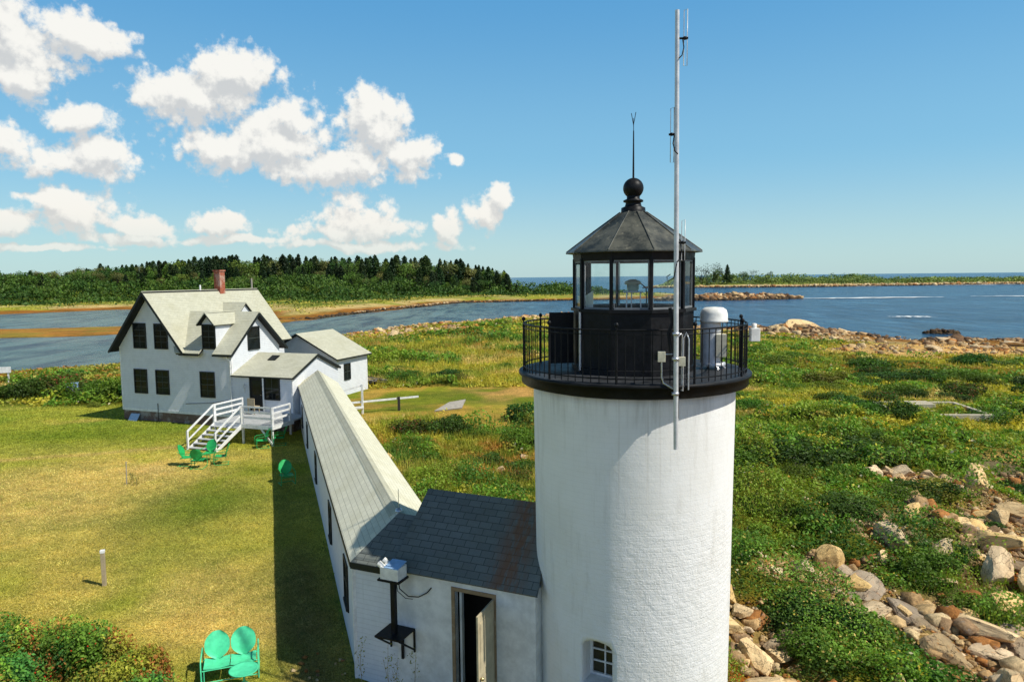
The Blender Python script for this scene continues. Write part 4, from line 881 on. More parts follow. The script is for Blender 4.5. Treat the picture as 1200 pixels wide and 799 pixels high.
# lantern
A0 = FA-math.radians(1.5)+math.radians(18); NS = 10
vx = lambda r, i: (r*math.cos(A0+2*PI*i/NS), r*math.sin(A0+2*PI*i/NS))
q = MB(); q.lathe([(1.30,7.10),(1.30,8.33)], NS, smooth=False, a0=A0); q.lathe([(1.36,8.30),(1.36,8.36),(1.22,8.365)], NS, smooth=False, a0=A0); q.lathe([(1.34,7.101),(1.34,7.2),(1.30,7.21)], NS, smooth=False, a0=A0)
lw = q.build('lantern_wall', M['black'], LH)
q = MB(); q.disc(1.28, 8.20, NS, a0=A0); q.build('lantern_floor', M['deck_black'], LH)
q = MB(); q.lathe([(1.30,9.30),(1.32,9.46)], NS, smooth=False, a0=A0); q.lathe([(1.24,9.46),(1.24,9.30),(1.30,9.299)], NS, smooth=False, a0=A0); q.build('lantern_header', M['black'], LH)
for i in range(NS):
    x_, y_ = vx(1.285, i); a = math.degrees(A0)+36*i; mm = Matrix.Translation((x_, y_, 0)) @ Matrix.Rotation(math.radians(a), 4, 'Z'); q = MB(); q.box(-.04,.03,-.028,.028,8.33,9.35,mm); q.build('mullion', M['black'], LH)
    p0 = Vector((*vx(1.265, i), 0)); p1 = Vector((*vx(1.265, i+1), 0)); q = MB(); q.poly((p0.x,p0.y,8.35),(p1.x,p1.y,8.35),(p1.x,p1.y,9.32),(p0.x,p0.y,9.32)); g_ = q.build('glass_pane', M['pane'], LH)
    dd_ = (p1-p0).normalized(); q = MB(); q.bar(p0+dd_*.05+Vector((0,0,8.38)), p1-dd_*.05+Vector((0,0,8.38)), .03, .04); q.bar(p0+dd_*.05+Vector((0,0,9.285)), p1-dd_*.05+Vector((0,0,9.285)), .03, .03)
    q.bar(p0+dd_*.05+Vector((0,0,8.38)), p0+dd_*.05+Vector((0,0,9.3)), .016); q.bar(p1-dd_*.05+Vector((0,0,8.38)), p1-dd_*.05+Vector((0,0,9.3)), .016); q.build('pane_frame', simple('pane frame paint', (.20,.21,.21), .5) if i == 0 else bpy.data.materials['pane frame paint'], g_)
q = MB(); q.lathe([(1.30,9.44),(1.47,9.455),(1.47,9.48),(.86,9.89),(.28,10.27),(.2,10.34)], NS, smooth=False, a0=A0); rf = q.build('lantern_roof', M['roof_metal'], LH)
q = MB()
for i in range(NS):
    q.tube([(*vx(1.46,i),9.49),(*vx(.86,i),9.90),(*vx(.28,i),10.28)], .013, 5)
q.build('roof_seam', M['roof_metal'], rf)
q = MB(); q.lathe([(.25,10.25),(.24,10.36),(.17,10.39),(.15,10.46),(.20,10.48),(.20,10.51),(.13,10.54),(.13,10.60)], 24); q.build('collar', M['black'], rf)
q = MB(); q.lathe([(.002,-.205)]+[(.205*math.cos(t_), .205*math.sin(t_)) for t_ in np.linspace(-1.4,1.4,17)]+[(.002,.205)], 28, (0,0,10.75)); q.build('vent_ball', M['black'], rf)
q = MB(); q.tube([(0,0,10.9),(0,0,11.88)], [.022,.012], 6); q.tube([(0,0,11.83),(0,0,12.0),(.045,0,12.24)], .007, 5); q.tube([(0,0,11.98),(-.045,0,12.22)], .007, 5); q.tube([(0,0,11.88),(0,.03,12.13)], .006, 5); q.build('lightning_rod', M['black'], rf)
hg = Matrix.Translation((-1.27,.12,0)) @ Matrix.Rotation(math.radians(4), 4, 'Z'); q = MB(); q.box(-.56,-.02,-.02,.02,7.22,8.27,hg).box(-.50,-.08,-.035,-.0205,7.3,8.2,hg); q.build('hatch_door', M['rim'], LH)
q = MB(); q.tube([(*vx(1.33,8),7.15),(*vx(1.33,8),8.3)], .03, 8); q.build('conduit', M['galv'], LH)
q = MB(); b_ = vx(1.16, 8); q.poly((b_[0]-.02,b_[1]+.1,8.37),(b_[0]+.12,b_[1]-.1,8.37),(b_[0]+.12,b_[1]-.1,8.72),(b_[0]-.02,b_[1]+.1,8.62)); q.build('inner_panel', M['white_gloss'], LH)
LS = .93
for o in LH.children:
    if o.name.split('.')[0] in ('lantern_wall','lantern_floor','lantern_header','mullion','glass_pane','lantern_roof','hatch_door','conduit','inner_panel'): o.scale = (LS, LS, 1)
for o in rf.children:
    if o.name.split('.')[0] != 'roof_seam': o.scale = (1/LS, 1/LS, 1)
# beacon inside
BC = empty('beacon', (TX, TY, 8.2), 0, 'small rotating lamp on a thin metal stand behind the lantern glass', 'lamp')
for x_, y_ in ((-.15,-.1),(.15,-.1),(0,.16)):
    q = MB(); q.tube([(x_,y_,0),(x_*.9,y_*.9,.46)], .014, 6); q.build('leg', M['galv'], BC)
q = MB(); q.lathe([(0,.46),(.2,.46),(.2,.49),(0,.49)], 20); q.build('shelf', M['galv'], BC)
q = MB(); q.lathe([(.10,.49),(.12,.53),(.12,.62),(.17,.63),(.17,.68),(.06,.73),(0,.73)], 20); q.build('lamp_head', simple('lamp glass', (.25,.33,.26), .15), BC)
q = MB(); q.tube([(.17,0,.64),(.27,0,.55),(.28,0,.3),(.26,0,0)], .012, 6); q.build('wire', M['black'], BC)
# ------------------------------------------------------------------ antenna mast on the gallery
MX, MY = 2.80, 12.06
AM = empty('antenna_mast', (MX, MY, 6.0), math.radians(-8), 'tall slim white antenna mast clamped to the outside of the gallery railing', 'antenna mast')
lean = .0
q = MB(); q.tube([(.02,0,0),(.0,0,2.4),(-.03,0,7.33)], [.041,.043,.036], 14); q.build('pole', M['mast'], AM)
q = MB(); q.tube([(.055,0,.55),(.055,.0,1.35)], .012, 6); q.build('cable', M['black'], AM)
for z_ in (.95, 1.55, 1.98): q = MB(); q.lathe([(.043,0),(.065,0),(.065,.05),(.043,.05)], 14, (0,0,z_)); q.box(-.03,.03,.05,.17,z_+.005,z_+.045); q.build('clamp', M['galv'], AM)
def dipole(sx, z, up_, dn, name='dipole'):
    q = MB(); x_ = sx*.10; q.tube([(x_-.02,0,z),(x_-.02,0,z+up_),(x_+.035,0,z+up_+.02),(x_+.035,0,z-dn),(x_-.02,0,z-dn),(x_-.02,0,z)], .007, 6); q.build(name, M['mast'], AM)
    q = MB(); q.tube([(-.03,0,z),(x_+.05*sx,0,z)], .018, 8); q.lathe([(0,-.03),(.035,-.02),(.035,.02),(0,.03)], 8, (x_,0,z)); q.tube([(x_*.6,-.01,z-.01),(x_*.8,-.02,z-.15),(x_*.5,-.03,z-.28),(0,-.05,z-.33)], .010, 6); q.build('bracket', M['black'], AM)
dipole(1, 6.88, .44, .44); dipole(-1, 5.34, .42, .46); dipole(1, 3.55, .36, .30)
q = MB(); q.tube([(-.10,-.02,3.02),(-.16,-.02,2.98),(-.15,-.02,2.9),(-.05,-.04,2.95),(0,-.05,3.2)], .009, 6); q.build('cable_loop', M['black'], AM)
q = MB(); q.box(-.30,-.17,-.02,.1,1.52,1.70); jb = q.build('junction_box', M['beige_box'], AM, .006); q = MB(); q.box(-.35,-.302,0,.08,1.55,1.69); q.build('box_side', M['rim'], jb)
q = MB(); q.tube([(-.23,.03,1.52),(-.23,.03,1.25),(-.2,.03,1.15),(-.05,.05,1.06),(.05,.06,1.04)], .016, 7); q.tube([(-.17,.04,1.65),(-.05,.05,1.65)], .014, 6)
q.tube([(.05,.1,1.95),(.10,.12,2.0),(.12,.14,1.97),(.12,.16,1.0)], .013, 7); q.tube([(.14,.14,1.0),(.145,.14,1.9),(.19,.14,2.02),(.235,.14,1.9),(.235,.14,1.02)], .013, 7); q.build('conduit', M['galv'], AM)
q = MB(); q.box(.06,.17,.02,.12,1.45,1.6); q.build('coupler', M['beige_box'], AM)
q = MB(); q.tube([(-.08,0,1.7),(-.12,.02,2.0),(-.06,.02,2.2),(-.10,.03,2.45)], .03, 7); q.build('cable_bundle', M['black'], AM)
# ------------------------------------------------------------------ fog signal and small box on the gallery
FS = empty('fog_signal', (4.10, 14.35, 7.1), math.radians(-10), 'cream domed cylinder of a fog signal standing on the right of the gallery', 'fog signal')
q = MB(); q.lathe([(.20,.12),(.205,.98)], 28, (-.06,0,0)); q.build('body', M['mast'], FS)
q = MB(); q.lathe([(.27,.95),(.29,.97),(.275,.99),(.27,1.12),(.245,1.20),(.18,1.245),(.002,1.26)], 32); q.build('dome', M['white_gloss'], FS)
q = MB(); q.box(.02,.23,-.24,-.04,.26,.72); q.build('control_box', M['beige_box'], FS, .01)
for a in (.4, 1.9, 3.5, 5.0):
    q = MB(); q.bar((.17*math.cos(a)-.03,.17*math.sin(a),.14),(.27*math.cos(a),.27*math.sin(a),.0),.045,.03); q.build('foot', M['mast'], FS)
q = MB(); q.lathe([(.24,.08),(.24,.13),(.2,.14)], 24); q.build('base_plate', M['mast'], FS)
GB = empty('weather_sensor', (4.83, 14.35, 7.65), 0, 'small white box on a bracket outside the right end of the railing', 'instrument box')
q = MB(); q.box(.0,.19,-.09,.07,0,.27); q.build('housing', M['white_gloss'], GB, .012); q = MB(); q.lathe([(.05,.27),(.05,.36),(.0,.37)], 14, (.09,0,0)); q.build('cap', M['white_gloss'], GB); q = MB(); q.bar((-.2,0,.1),(0,0,.1),.03); q.build('bracket', M['black'], GB)
# ------------------------------------------------------------------ garden furniture
def shell_back(q, cx, w, h, y0, z0, tilt=.33):
    """dished rounded back panel"""
    nu, nv = 14, 10; vs = []; fs = []
    for j in range(nv+1):
        t_ = j/nv
        for i in range(nu+1):
            s_ = -1+2*i/nu; zz = t_*h; half = w/2*(1-max(0, abs(2*t_-1.06)-.0)**2.6*.72)
            x_ = s_*half; y_ = y0+zz*tilt+(s_*s_*-.05)-.03*math.sin(PI*t_); vs.append((cx+x_, y_, z0+zz))
    for j in range(nv):
        for i in range(nu): a = j*(nu+1)+i; fs.append((a, a+1, a+nu+2, a+nu+1))
    q.add(vs, fs, True); q.add([(x, y+.012, z) for x, y, z in vs], [tuple(reversed(f_)) for f_ in fs], True)
def seat_pan(q, cx, w, y0, y1, z):
    nu, nv = 8, 8; vs = []; fs = []
    for j in range(nv+1):
        t_ = j/nv
        for i in range(nu+1): s_ = -1+2*i/nu; vs.append((cx+s_*w/2, y0+(y1-y0)*t_, z+.03*s_*s_-.04*math.sin(PI*t_)+(.02*(1-t_)-.05*max(0, .25-t_)*2)))
    for j in range(nv):
        for i in range(nu): a = j*(nu+1)+i; fs.append((a, a+1, a+nu+2, a+nu+1))
    q.add(vs, fs, True); q.add([(x, y, z_-.012) for x, y, z_ in vs], [tuple(reversed(f_)) for f_ in fs], True)
def chair_proto():
    t_ = empty('lawn_chair')
    q = MB(); shell_back(q, 0, .56, .60, .22, .40); q.build('backrest', M['green_deep'], t_)
    q = MB(); seat_pan(q, 0, .54, -.28, .24, .40); q.build('seat', M['green_deep'], t_)
    for s_ in (-1, 1):
        q = MB(); x_ = s_*.30; q.tube([(x_*.9,.34,.72),(x_,.25,.66),(x_,-.26,.62),(x_,-.34,.56),(x_,-.33,.1),(x_,-.27,.025),(x_,.30,.02),(x_,.36,.02)], .017, 7); q.build('armrest', M['green_deep'], t_)
    q = MB(); q.tube([(-.30,.3,.02),(.30,.3,.02)], .016, 6); q.tube([(-.30,-.28,.36),(.30,-.28,.36)], .016, 6); q.tube([(-.30,.2,.38),(.30,.2,.38)], .016, 6); q.build('crossbar', M['green_deep'], t_); return t_
CH = chair_proto()
chairs = [(-15.95,34.0,90,'green metal lawn chair facing right, leftmost of the circle by the steps'),(-15.18,33.5,185,'green metal lawn chair turned with its dark shaded back to the viewer'),(-15.25,34.85,-12,'bright green lawn chair facing the viewer at the foot of the steps'),(-14.35,34.2,-72,'green metal lawn chair facing left, right side of the circle by the steps'),
          (-13.5,37.5,-62,'sunlit green lawn chair under the corner of the deck'),(-12.75,38.1,-75,'green lawn chair in the shade behind the sunlit one at the deck'),(-10.0,30.6,30,'green lawn chair alone in the dark shadow of the walkway')]
for i, (x, y, a, lab) in enumerate(chairs):
    o = CH if i == 0 else copy_tree(CH); o.location = (x, y, hgt(x, y)+.01); o.rotation_euler = (0, 0, math.radians(a)); tag(o, lab, 'lawn chair', 'green metal lawn chairs on the grass')
GX, GY = -6.52, 15.5
GL = empty('glider_bench', (GX, GY, hgt(GX, GY)+.01), math.radians(19), 'bright green two seat metal glider bench with round backs on the near lawn', 'bench'); GL.scale = (.94, .94, .94)
for s_ in (-1, 1):
    q = MB(); shell_back(q, s_*.30, .58, .60, .2, .40); q.build('backrest', M['green'], GL); q = MB(); seat_pan(q, s_*.30, .58, -.30, .22, .40); q.build('seat', M['green'], GL)
    q = MB(); x_ = s_*.64; q.tube([(x_,.36,.02),(x_,.34,.62),(x_,.26,.68),(x_,-.26,.64),(x_,-.34,.58),(x_,-.36,.02)], .017, 7); q.tube([(x_,.36,.02),(x_,-.36,.02)], .015, 6); q.build('armrest', M['green'], GL)
q = MB(); q.tube([(-.64,-.34,.10),(.64,-.34,.10)], .015, 6); q.tube([(-.64,.34,.10),(.64,.34,.10)], .015, 6); q.tube([(-.62,-.29,.37),(.62,-.29,.37)], .016, 6); q.tube([(-.62,.22,.38),(.62,.22,.38)], .016, 6); q.tube([(-.58,-.3,.1),(-.58,-.3,.38)], .014, 6); q.build('base_frame', M['green'], GL)
TBx, TBy = -5.98, 14.88
TBL = empty('side_table', (TBx, TBy, hgt(TBx, TBy)+.01), .4, 'round green metal side table in front of the glider bench', 'table')
q = MB(); q.lathe([(.002,.50),(.28,.50),(.31,.515),(.31,.495),(.28,.485),(.002,.485)], 36); q.build('table_top', M['green'], TBL)
q = MB(); q.tube([(0,0,.22),(0,0,.49)], .022, 8); q.build('stem', M['green'], TBL)
for i in range(3):
    a = 2*PI*i/3; q = MB(); q.tube([(0,0,.26),(.06*math.cos(a),.06*math.sin(a),.2),(.26*math.cos(a),.26*math.sin(a),.0)], .013, 6); q.build('leg', M['green'], TBL)
# beige chair on the deck
DC = empty('deck_chair', (0,0,0), 0, 'pale beige chair standing on the porch deck by the door', 'chair'); q_ = Vector((11.15,-.75,1.13)); DC.location = Matrix.Translation((-25.5,45.8,0)) @ Matrix.Rotation(math.radians(-20),4,'Z') @ q_; DC.rotation_euler = (0,0,math.radians(160))
q = MB(); q.box(-.25,.25,-.24,.24,.40,.45); q.build('seat', M['old_post'], DC); q = MB(); q.box(-.25,.25,.20,.25,.45,.95); q.build('backrest', M['old_post'], DC)
for sx in (-1,1):
    for sy in (-1,1): q = MB(); q.box(sx*.22-.02,sx*.22+.02,sy*.2-.02,sy*.2+.02,0,.40); q.build('leg', M['old_post'], DC)
# posts, rails, slab, signs on the lawn
PT = empty('lawn_post', (-12.23,20.4,hgt(-12.23,20.4)), .3, 'short pale wooden post with a white top on the open lawn', 'post'); q = MB(); q.box(-.055,.055,-.055,.055,-.2,1.0); q.build('shaft', M['old_post'], PT, .008); q = MB(); q.box(-.062,.062,-.062,.062,1.002,1.09); q.build('cap', M['trim_white'], PT, .01)
ST = empty('garden_stake', (-17.2,30.8,hgt(-17.2,30.8)), 0, 'thin bare stake with a tuft of weeds at its foot on the lawn', 'stake'); q = MB(); q.tube([(0,0,-.2),(.04,0,1.05)], .022, 6); q.build('shaft', M['grey_wood'], ST)
RLF = empty('white_rail', (0,0,0), 0, 'white rail on two posts crossing the grass beside the walkway', 'rail'); q = MB(); q.bar((-11.4,46.6,.72),(-6.5,48.4,.86),.07,.12); q.build('rail', M['trim_white'], RLF)
q = MB(); q.box(-10.15,-10.03,46.95,47.07,-.6,1.95); q.build('post', M['trim_white'], RLF); q = MB(); q.box(-7.86,-7.70,47.8,47.95,-.6,.95); q.build('post', M['dark_wood'], RLF); q = MB(); q.bar((-11.3,46.6,1.55),(-10.05,47.05,1.88),.06,.1); q.build('upper_rail', M['trim_white'], RLF); q = MB(); q.bar((-11.4,46.5,.35),(-10.0,46.95,.42),.3,.12); q.build('bench_board', M['trim_white'], RLF)
q = MB(); q.slab([(-5.3,47.2,.08),(-3.5,48.0,.12),(-3.3,49.2,.50),(-4.4,48.6,.42)], .12); o = q.build('plank_ramp', M['grey_wood']); tag(o, 'weathered grey plank ramp lying in the grass behind the rail', 'ramp')
SG = empty('shore_sign', (-46.5,64.0,hgt(-46.5,64)), .25, 'white board on posts at the far left edge of the lawn', 'sign'); q = MB(); q.box(-1.1,.75,-.03,.03,.95,1.5); q.build('board', M['trim_white'], SG)
for x_ in (-.9,.5): q = MB(); q.box(x_-.06,x_+.06,.035,.13,-.3,1.3); q.build('post', M['trim_white'], SG)
CF = empty('concrete_foundation', (29.2,49.2,hgt(29.2,49.2)), math.radians(-4), 'low ruined concrete foundation ring half buried in the meadow', 'foundation')
q = MB(); q.box(-2.9,3.0,-2.6,-2.3,-.8,.16).box(2.7,3.0,-2.3,2.2,-.8,.18).box(-2.9,-2.6,-2.3,2.2,-.8,.2).box(-2.6,2.7,1.9,2.2,-.8,.22); q.build('kerb', M['concrete'], CF, .03); q = MB(); q.box(-.9,.7,.3,1.7,-.5,.35); q.build('block', M['concrete'], CF, .03)
BL = empty('blue_crate', (-34.9,55.6,hgt(-34.9,55.6)+.3), .4, 'pale blue slatted crate half hidden in the shrubs left of the house', 'crate')
for i in range(3): q = MB(); q.box(-.45,.45,-.3,.3,.1+i*.22,.26+i*.22); q.build('slat', M['blue_top'], BL)
# old boards heap by the shed
BH = empty('board_heap', (-12.3,60.0,hgt(-12.3,60)), .5, 'heap of dark old boards against the corner of the shed', 'wood heap')
for i in range(16):
    q = MB(); a = random.uniform(-.5,.5); q.bar((random.uniform(-.6,0),random.uniform(-.5,.5),random.uniform(.05,.9)),(random.uniform(.5,1.7),random.uniform(-.6,.6),random.uniform(.0,.6)),.16,.04); q.build('board', M['dark_wood' if i % 3 else 'grey_wood'], BH)
# ------------------------------------------------------------------ vegetation
def polar(n, r0, r1, a0, a1):
    r = r0*np.exp(rng.uniform(0, 1, n)*math.log(r1/r0)); a = rng.uniform(a0, a1, n); return r*np.sin(a), r*np.cos(a), r
def in_house(x, y):
    def fr(ox, oy, rho): a = math.radians(rho); return (x-ox)*math.cos(a)-(y-oy)*math.sin(a), (x-ox)*math.sin(a)+(y-oy)*math.cos(a)
    u, v = fr(-25.5, 45.8, 20); h = ((u > -.1) & (u < 13.5) & (v > -.1) & (v < 9.8)) | ((u > 1.5) & (u < 8.5) & (v > 11.8) & (v < 16.4))
    u, v = fr(-3.64, 15.44, -19); h |= (u > -.1) & (u < 2.35) & (v > -.6) & (v < 29)
    u, v = fr(-3.64, 15.44, 24.1); h |= (u > -.1) & (u < 5.5) & (v > -.15) & (v < 3.3)
    return h | (np.hypot(x-TX, y-TY) < 2.06)
def onland(x, y): return sdist(x, y, SHORE)+(vnoise(x, y, 9, 1)-.5)*7
def pal(c, n, k=.22): return np.array(S(*c))[None]*rng.uniform(1-k, 1+k, (n, 1))*np.array([1, 1, 1])[None]*rng.uniform(.93, 1.07, (n, 3))
# mown lawn: short blades
x, y, r = polar(430000, 11, 62, -.72, .0)
k = (lawn_mask(x, y) > rng.uniform(.1, 1, len(x))) & ~in_house(x, y) & (onland(x, y) > 4); x, y, r = x[k], y[k], r[k]
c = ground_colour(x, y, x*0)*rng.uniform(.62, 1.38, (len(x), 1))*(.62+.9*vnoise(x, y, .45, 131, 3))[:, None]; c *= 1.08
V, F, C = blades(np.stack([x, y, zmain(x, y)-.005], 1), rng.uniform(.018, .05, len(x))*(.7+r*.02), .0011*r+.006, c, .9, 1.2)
me = np_mesh('lawn_grass', V, F, C); me.materials.append(M['grass']); tag(link('lawn_grass', me), 'short yellow green mown grass of the lawn', 'grass', kind='stuff')
# shrub and meadow masks
def thicket(x, y):
    a = sstep(x, 3, 7)*sstep(42-y+(vnoise(x, y, 9, 82)-.5)*14, -4, 8)*1.0
    n = vnoise(x, y, 6, 81, 3)
    t = np.clip(a*.75+sstep(n, .48, .60)*.55, 0, 1)
    left = sstep(3-x, 0, 3); t = t*(1-left)+left*sstep(n, .55, .65)*.7
    back = sstep(onland(x, y), 20, 30)
    return t*back
def veg_dens(x, y):
    lw = np.maximum(lawn_mask(x, y), grass2_mask(x, y)); rm = rock_mask(x, y)
    patch = sstep(vnoise(x, y, 3.0, 83, 3), .50, .60)
    dirt = np.exp(-((x+.2)**2/12+(y-55)**2/14))
    shore = sstep(onland(x, y), 14, 25)
    beach = sstep(26-onland(x, y), 0, 7)*sstep(x, 30, 45)*.9
    shore = shore*(1-.97*beach_patch(x, y))
    return (1-lw)*(1-rm*(1-.8*patch*(1-rock_spots(x, y))))*np.clip(1-1.5*dirt, 0, 1)*shore*(1-beach)
def canopy(x, y):
    n = vnoise(x, y, 2.4, 84, 3); n2 = vnoise(x, y, 7, 85, 2); t = thicket(x, y)
    return .06+t*(.06+1.45*sstep(n, .36, .72))*(.45+.9*n2)*sstep(onland(x, y), 18, 34)
def veg_col(x, y, hfrac):
    n = len(x); big = vnoise(x, y, 11, 86, 3); med = vnoise(x, y, 3.2, 87, 3); fine = vnoise(x, y, .9, 88, 2); t = thicket(x, y)
    c = pal((178, 166, 56), n, .12); straw = vnoise(x, y, 4.5, 90, 3); c = mixc(c, S(208, 178, 108), sstep(straw, .56, .70)*.8); c = mixc(c, S(140, 148, 50), sstep(med, .48, .62)); c = mixc(c, S(96, 120, 36), sstep(big, .54, .68)*.6)
    c = mixc(c, S(186, 118, 58), (sstep(med*.6+big*.5, .57, .66)*sstep(fine, .4, .7)*.75))
    g = pal((94, 134, 40), n, .16); g = mixc(g, S(62, 102, 34), sstep(big*.5+fine*.5, .48, .62)); g = mixc(g, S(130, 146, 44), sstep(med, .56, .68)*.7); g = mixc(g, S(120, 108, 44), (rng.uniform(0, 1, n) < .05)*.8)
    sel = vnoise(x, y, 1.3, 89, 3); f = np.clip(sstep(sel+t*.75, .66, .88)*.95, 0, 1)*(rng.uniform(0, 1, n) < .95); c = c*(1-f[:, None])+g*f[:, None]
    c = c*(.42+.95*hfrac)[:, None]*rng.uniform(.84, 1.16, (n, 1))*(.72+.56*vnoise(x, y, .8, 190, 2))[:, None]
    return c
def build_cover(name, n, r0, r1, a0, a1, sz, lab, cond=None, blade=.0, hb=(.2, .6)):
    x, y, r = polar(n, r0, r1, a0, a1); k = (veg_dens(x, y) > rng.uniform(0.05, 1, n)) & ~in_house(x, y)
    if cond is not None: k &= cond(x, y)
    x, y, r = x[k], y[k], r[k]; n = len(x); h = canopy(x, y); z = zmain(x, y)
    if blade:
        hh = rng.uniform(hb[0], hb[1], n)*np.clip(.55+r*.008, .5, 1.4); c = veg_col(x, y, np.full(n, .85)); c = mixc(c, S(186, 172, 84), (rng.uniform(0, 1, n) < .22)*.7)
        V, F, C = blades(np.stack([x, y, z+h*.5], 1), hh, np.maximum(sz*r, .012), c, .35, 1.35); mat = M['grass']
    else:
        q = 1-rng.uniform(0, 1, n)**2*.9; sx = rng.uniform(.55, 1.0, n)**1*sz*r*(.8+1.1*vnoise(x, y, 2.0, 191, 2))
        c = veg_col(x, y, q); fl = rng.uniform(0, 1, n) < .006; c[fl] = S(205, 196, 160)
        gx = (canopy(x+.4, y)-canopy(x-.4, y))/.8; gy = (canopy(x, y+.4)-canopy(x, y-.4))/.8; N = unit(np.stack([-gx, -gy, np.ones(n)], 1))
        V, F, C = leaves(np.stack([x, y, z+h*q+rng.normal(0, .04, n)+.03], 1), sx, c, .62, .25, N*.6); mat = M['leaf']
    me = np_mesh(name, V, F, C); me.materials.append(mat); tag(link(name, me), lab, 'ground cover' if not blade else 'grass', kind='stuff')
build_cover('shrub_cover', 330000, 11, 150, .10, .76, .0040, 'low dense green shrubs and weeds covering the ground right of the tower')
build_cover('meadow_cover', 200000, 17, 200, -.36, .12, .0040, 'yellow green weeds and low shrubs of the meadow between walkway and tower')
build_cover('meadow_grass', 90000, 17, 110, -.34, .12, .0009, 'tall yellow green meadow grass behind the walkway', None, 1, (.2, .65))
build_cover('field_grass', 110000, 12, 120, .1, .76, .0009, 'wispy grass growing between the shrubs of the right hand field', lambda x, y: thicket(x, y) < .85, 1, (.15, .5))
build_cover('shore_cover', 60000, 42, 110, -.74, -.46, .0034, 'rough green weeds between the lawn and the inlet')
# bushes -----------------------------------------------------------------
def bush_mesh(seed, n=4200, tint=(84, 118, 34), leaf=.075, alt=None, altp=.0, flat=.75, lobes=9):
    global rng
    keep = rng; rng = np.random.default_rng(seed); r = rng
    cen = np.stack([r.uniform(-.62, .62, lobes), r.uniform(-.62, .62, lobes), r.uniform(.15, .55, lobes)], 1); rad = r.uniform(.28, .5, lobes); lt = r.uniform(.7, 1.3, lobes)
    i = r.integers(0, lobes, n); d = unit(r.normal(size=(n, 3))); rr = rad[i]*(1-.45*r.uniform(0, 1, n)**2)
    P = cen[i]+d*rr[:, None]; P[:, 2] = np.abs(P[:, 2])*flat
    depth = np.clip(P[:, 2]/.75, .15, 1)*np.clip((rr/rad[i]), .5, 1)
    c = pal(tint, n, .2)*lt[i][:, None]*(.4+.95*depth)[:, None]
    if alt is not None: k = (r.uniform(0, 1, n) < altp*(.4+1.2*(vnoise(P[:, 0]*1.0, P[:, 1]*1.0, .35, seed) > .5))); c[k] = pal(alt, k.sum(), .3)
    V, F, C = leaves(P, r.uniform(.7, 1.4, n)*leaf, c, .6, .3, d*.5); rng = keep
    return np_mesh('bush_foliage', V, F, C)
def stems_mesh(seed, n=14, h=.5):
    r = random.Random(seed); q = MB()
    for i in range(n):
        a = r.uniform(0, 6.3); d = r.uniform(.1, .6); q.tube([(0, 0, -.1), (d*.5*math.cos(a), d*.5*math.sin(a), h*.5), (d*math.cos(a), d*math.sin(a), h*r.uniform(.6, 1))], [.02, .014, .006], 5, False)
    o = q.build('stem', M['bark']); return o
def bush_proto(seed, **kw):
    me = bush_mesh(seed, **kw); me.materials.append(M['leaf_var']); root = empty('bush'); f = link('foliage', me, root); s = stems_mesh(seed); s.parent = root; return root
BP = [bush_proto(101), bush_proto(102, tint=(66, 100, 34)), bush_proto(103, tint=(106, 132, 40)), bush_proto(104, tint=(78, 102, 34), alt=(160, 96, 62), altp=.10), bush_proto(105, tint=(92, 122, 36), lobes=14, flat=.6), bush_proto(106, tint=(120, 128, 46), alt=(160, 150, 80), altp=.05)]
used = set()
def bush(k, x, y, s, h, label, group=None, rz=None):
    o = BP[k] if k not in used else copy_tree(BP[k]); used.add(k)
    o.location = (x, y, hgt(x, y)-.05); o.scale = (s, s*random.uniform(.8, 1.1), h); o.rotation_euler = (0, 0, random.uniform(0, 6.3) if rz is None else rz); return tag(o, label, 'bush', group)
bush(3, -5.9, 40.6, 1.5, 1.5, 'broad mixed bush with reddish leaves behind the ridge of the walkway'); bush(1, -4.0, 40.9, 1.7, 1.6, 'dark green rounded bush right of the reddish bush behind the walkway'); bush(0, -2.1, 40.0, 1.1, .8, 'low bush at the right end of the clump behind the walkway')
bush(1, .9, 44.6, 1.7, 1.9, 'upper dark bush against the left side of the tower'); bush(0, 1.0, 37.0, 1.6, 1.6, 'lower dark bush against the left side of the tower'); bush(4, .2, 33.0, 1.2, .9, 'low green bush beside the tower above the dark entry roof')
bush(1, -1.3, 33.5, 1.1, .8, 'small bush beside the pale boulders in the meadow'); bush(5, -4.2, 30, 1.2, .6, 'pale grassy bush in the meadow left of the boulders')
bush(1, -38.5, 54.5, 2.50, 2.17, 'first dark shrub of the row left of the house'); bush(3, -36.3, 56.2, 2.75, 2.32, 'reddish shrub of the row left of the house'); bush(2, -33.2, 54.6, 2.38, 2.46, 'light green shrub behind the blue crate'); bush(0, -31.3, 54.6, 2.62, 2.75, 'large green shrub left of the house gable'); bush(1, -29.0, 54.6, 2.62, 3.04, 'tall dark shrub against the left corner of the house'); bush(4, -35.0, 58.6, 2.3, 1.5, 'green shrub at the back of the row near the water')
bush(3, -40.6, 52.8, 1.6, 1.5, 'brownish shrub at the left edge of the lawn'); bush(5, -30.2, 50.7, .55, .7, 'small white flowering plant on the lawn by the house corner')
bush(5, -5.0, 61.5, 1.0, 1.2, 'pale grey green flowering bush in the far meadow'); bush(1, -6.2, 63.5, 2.2, 1.3, 'dark bush left of the pale flowering bush'); bush(0, -9.6, 62.5, 2.4, 1.3, 'green bush near the board heap')
bush(1, 24.8, 45.6, 1.9, 1.7, 'dark bush in front of the concrete foundation'); bush(0, 22.6, 46.4, 1.8, 1.3, 'green bush left of the concrete foundation'); bush(4, 38, 74, 3.6, 2.2, 'big rounded green bush at the top of the beach')
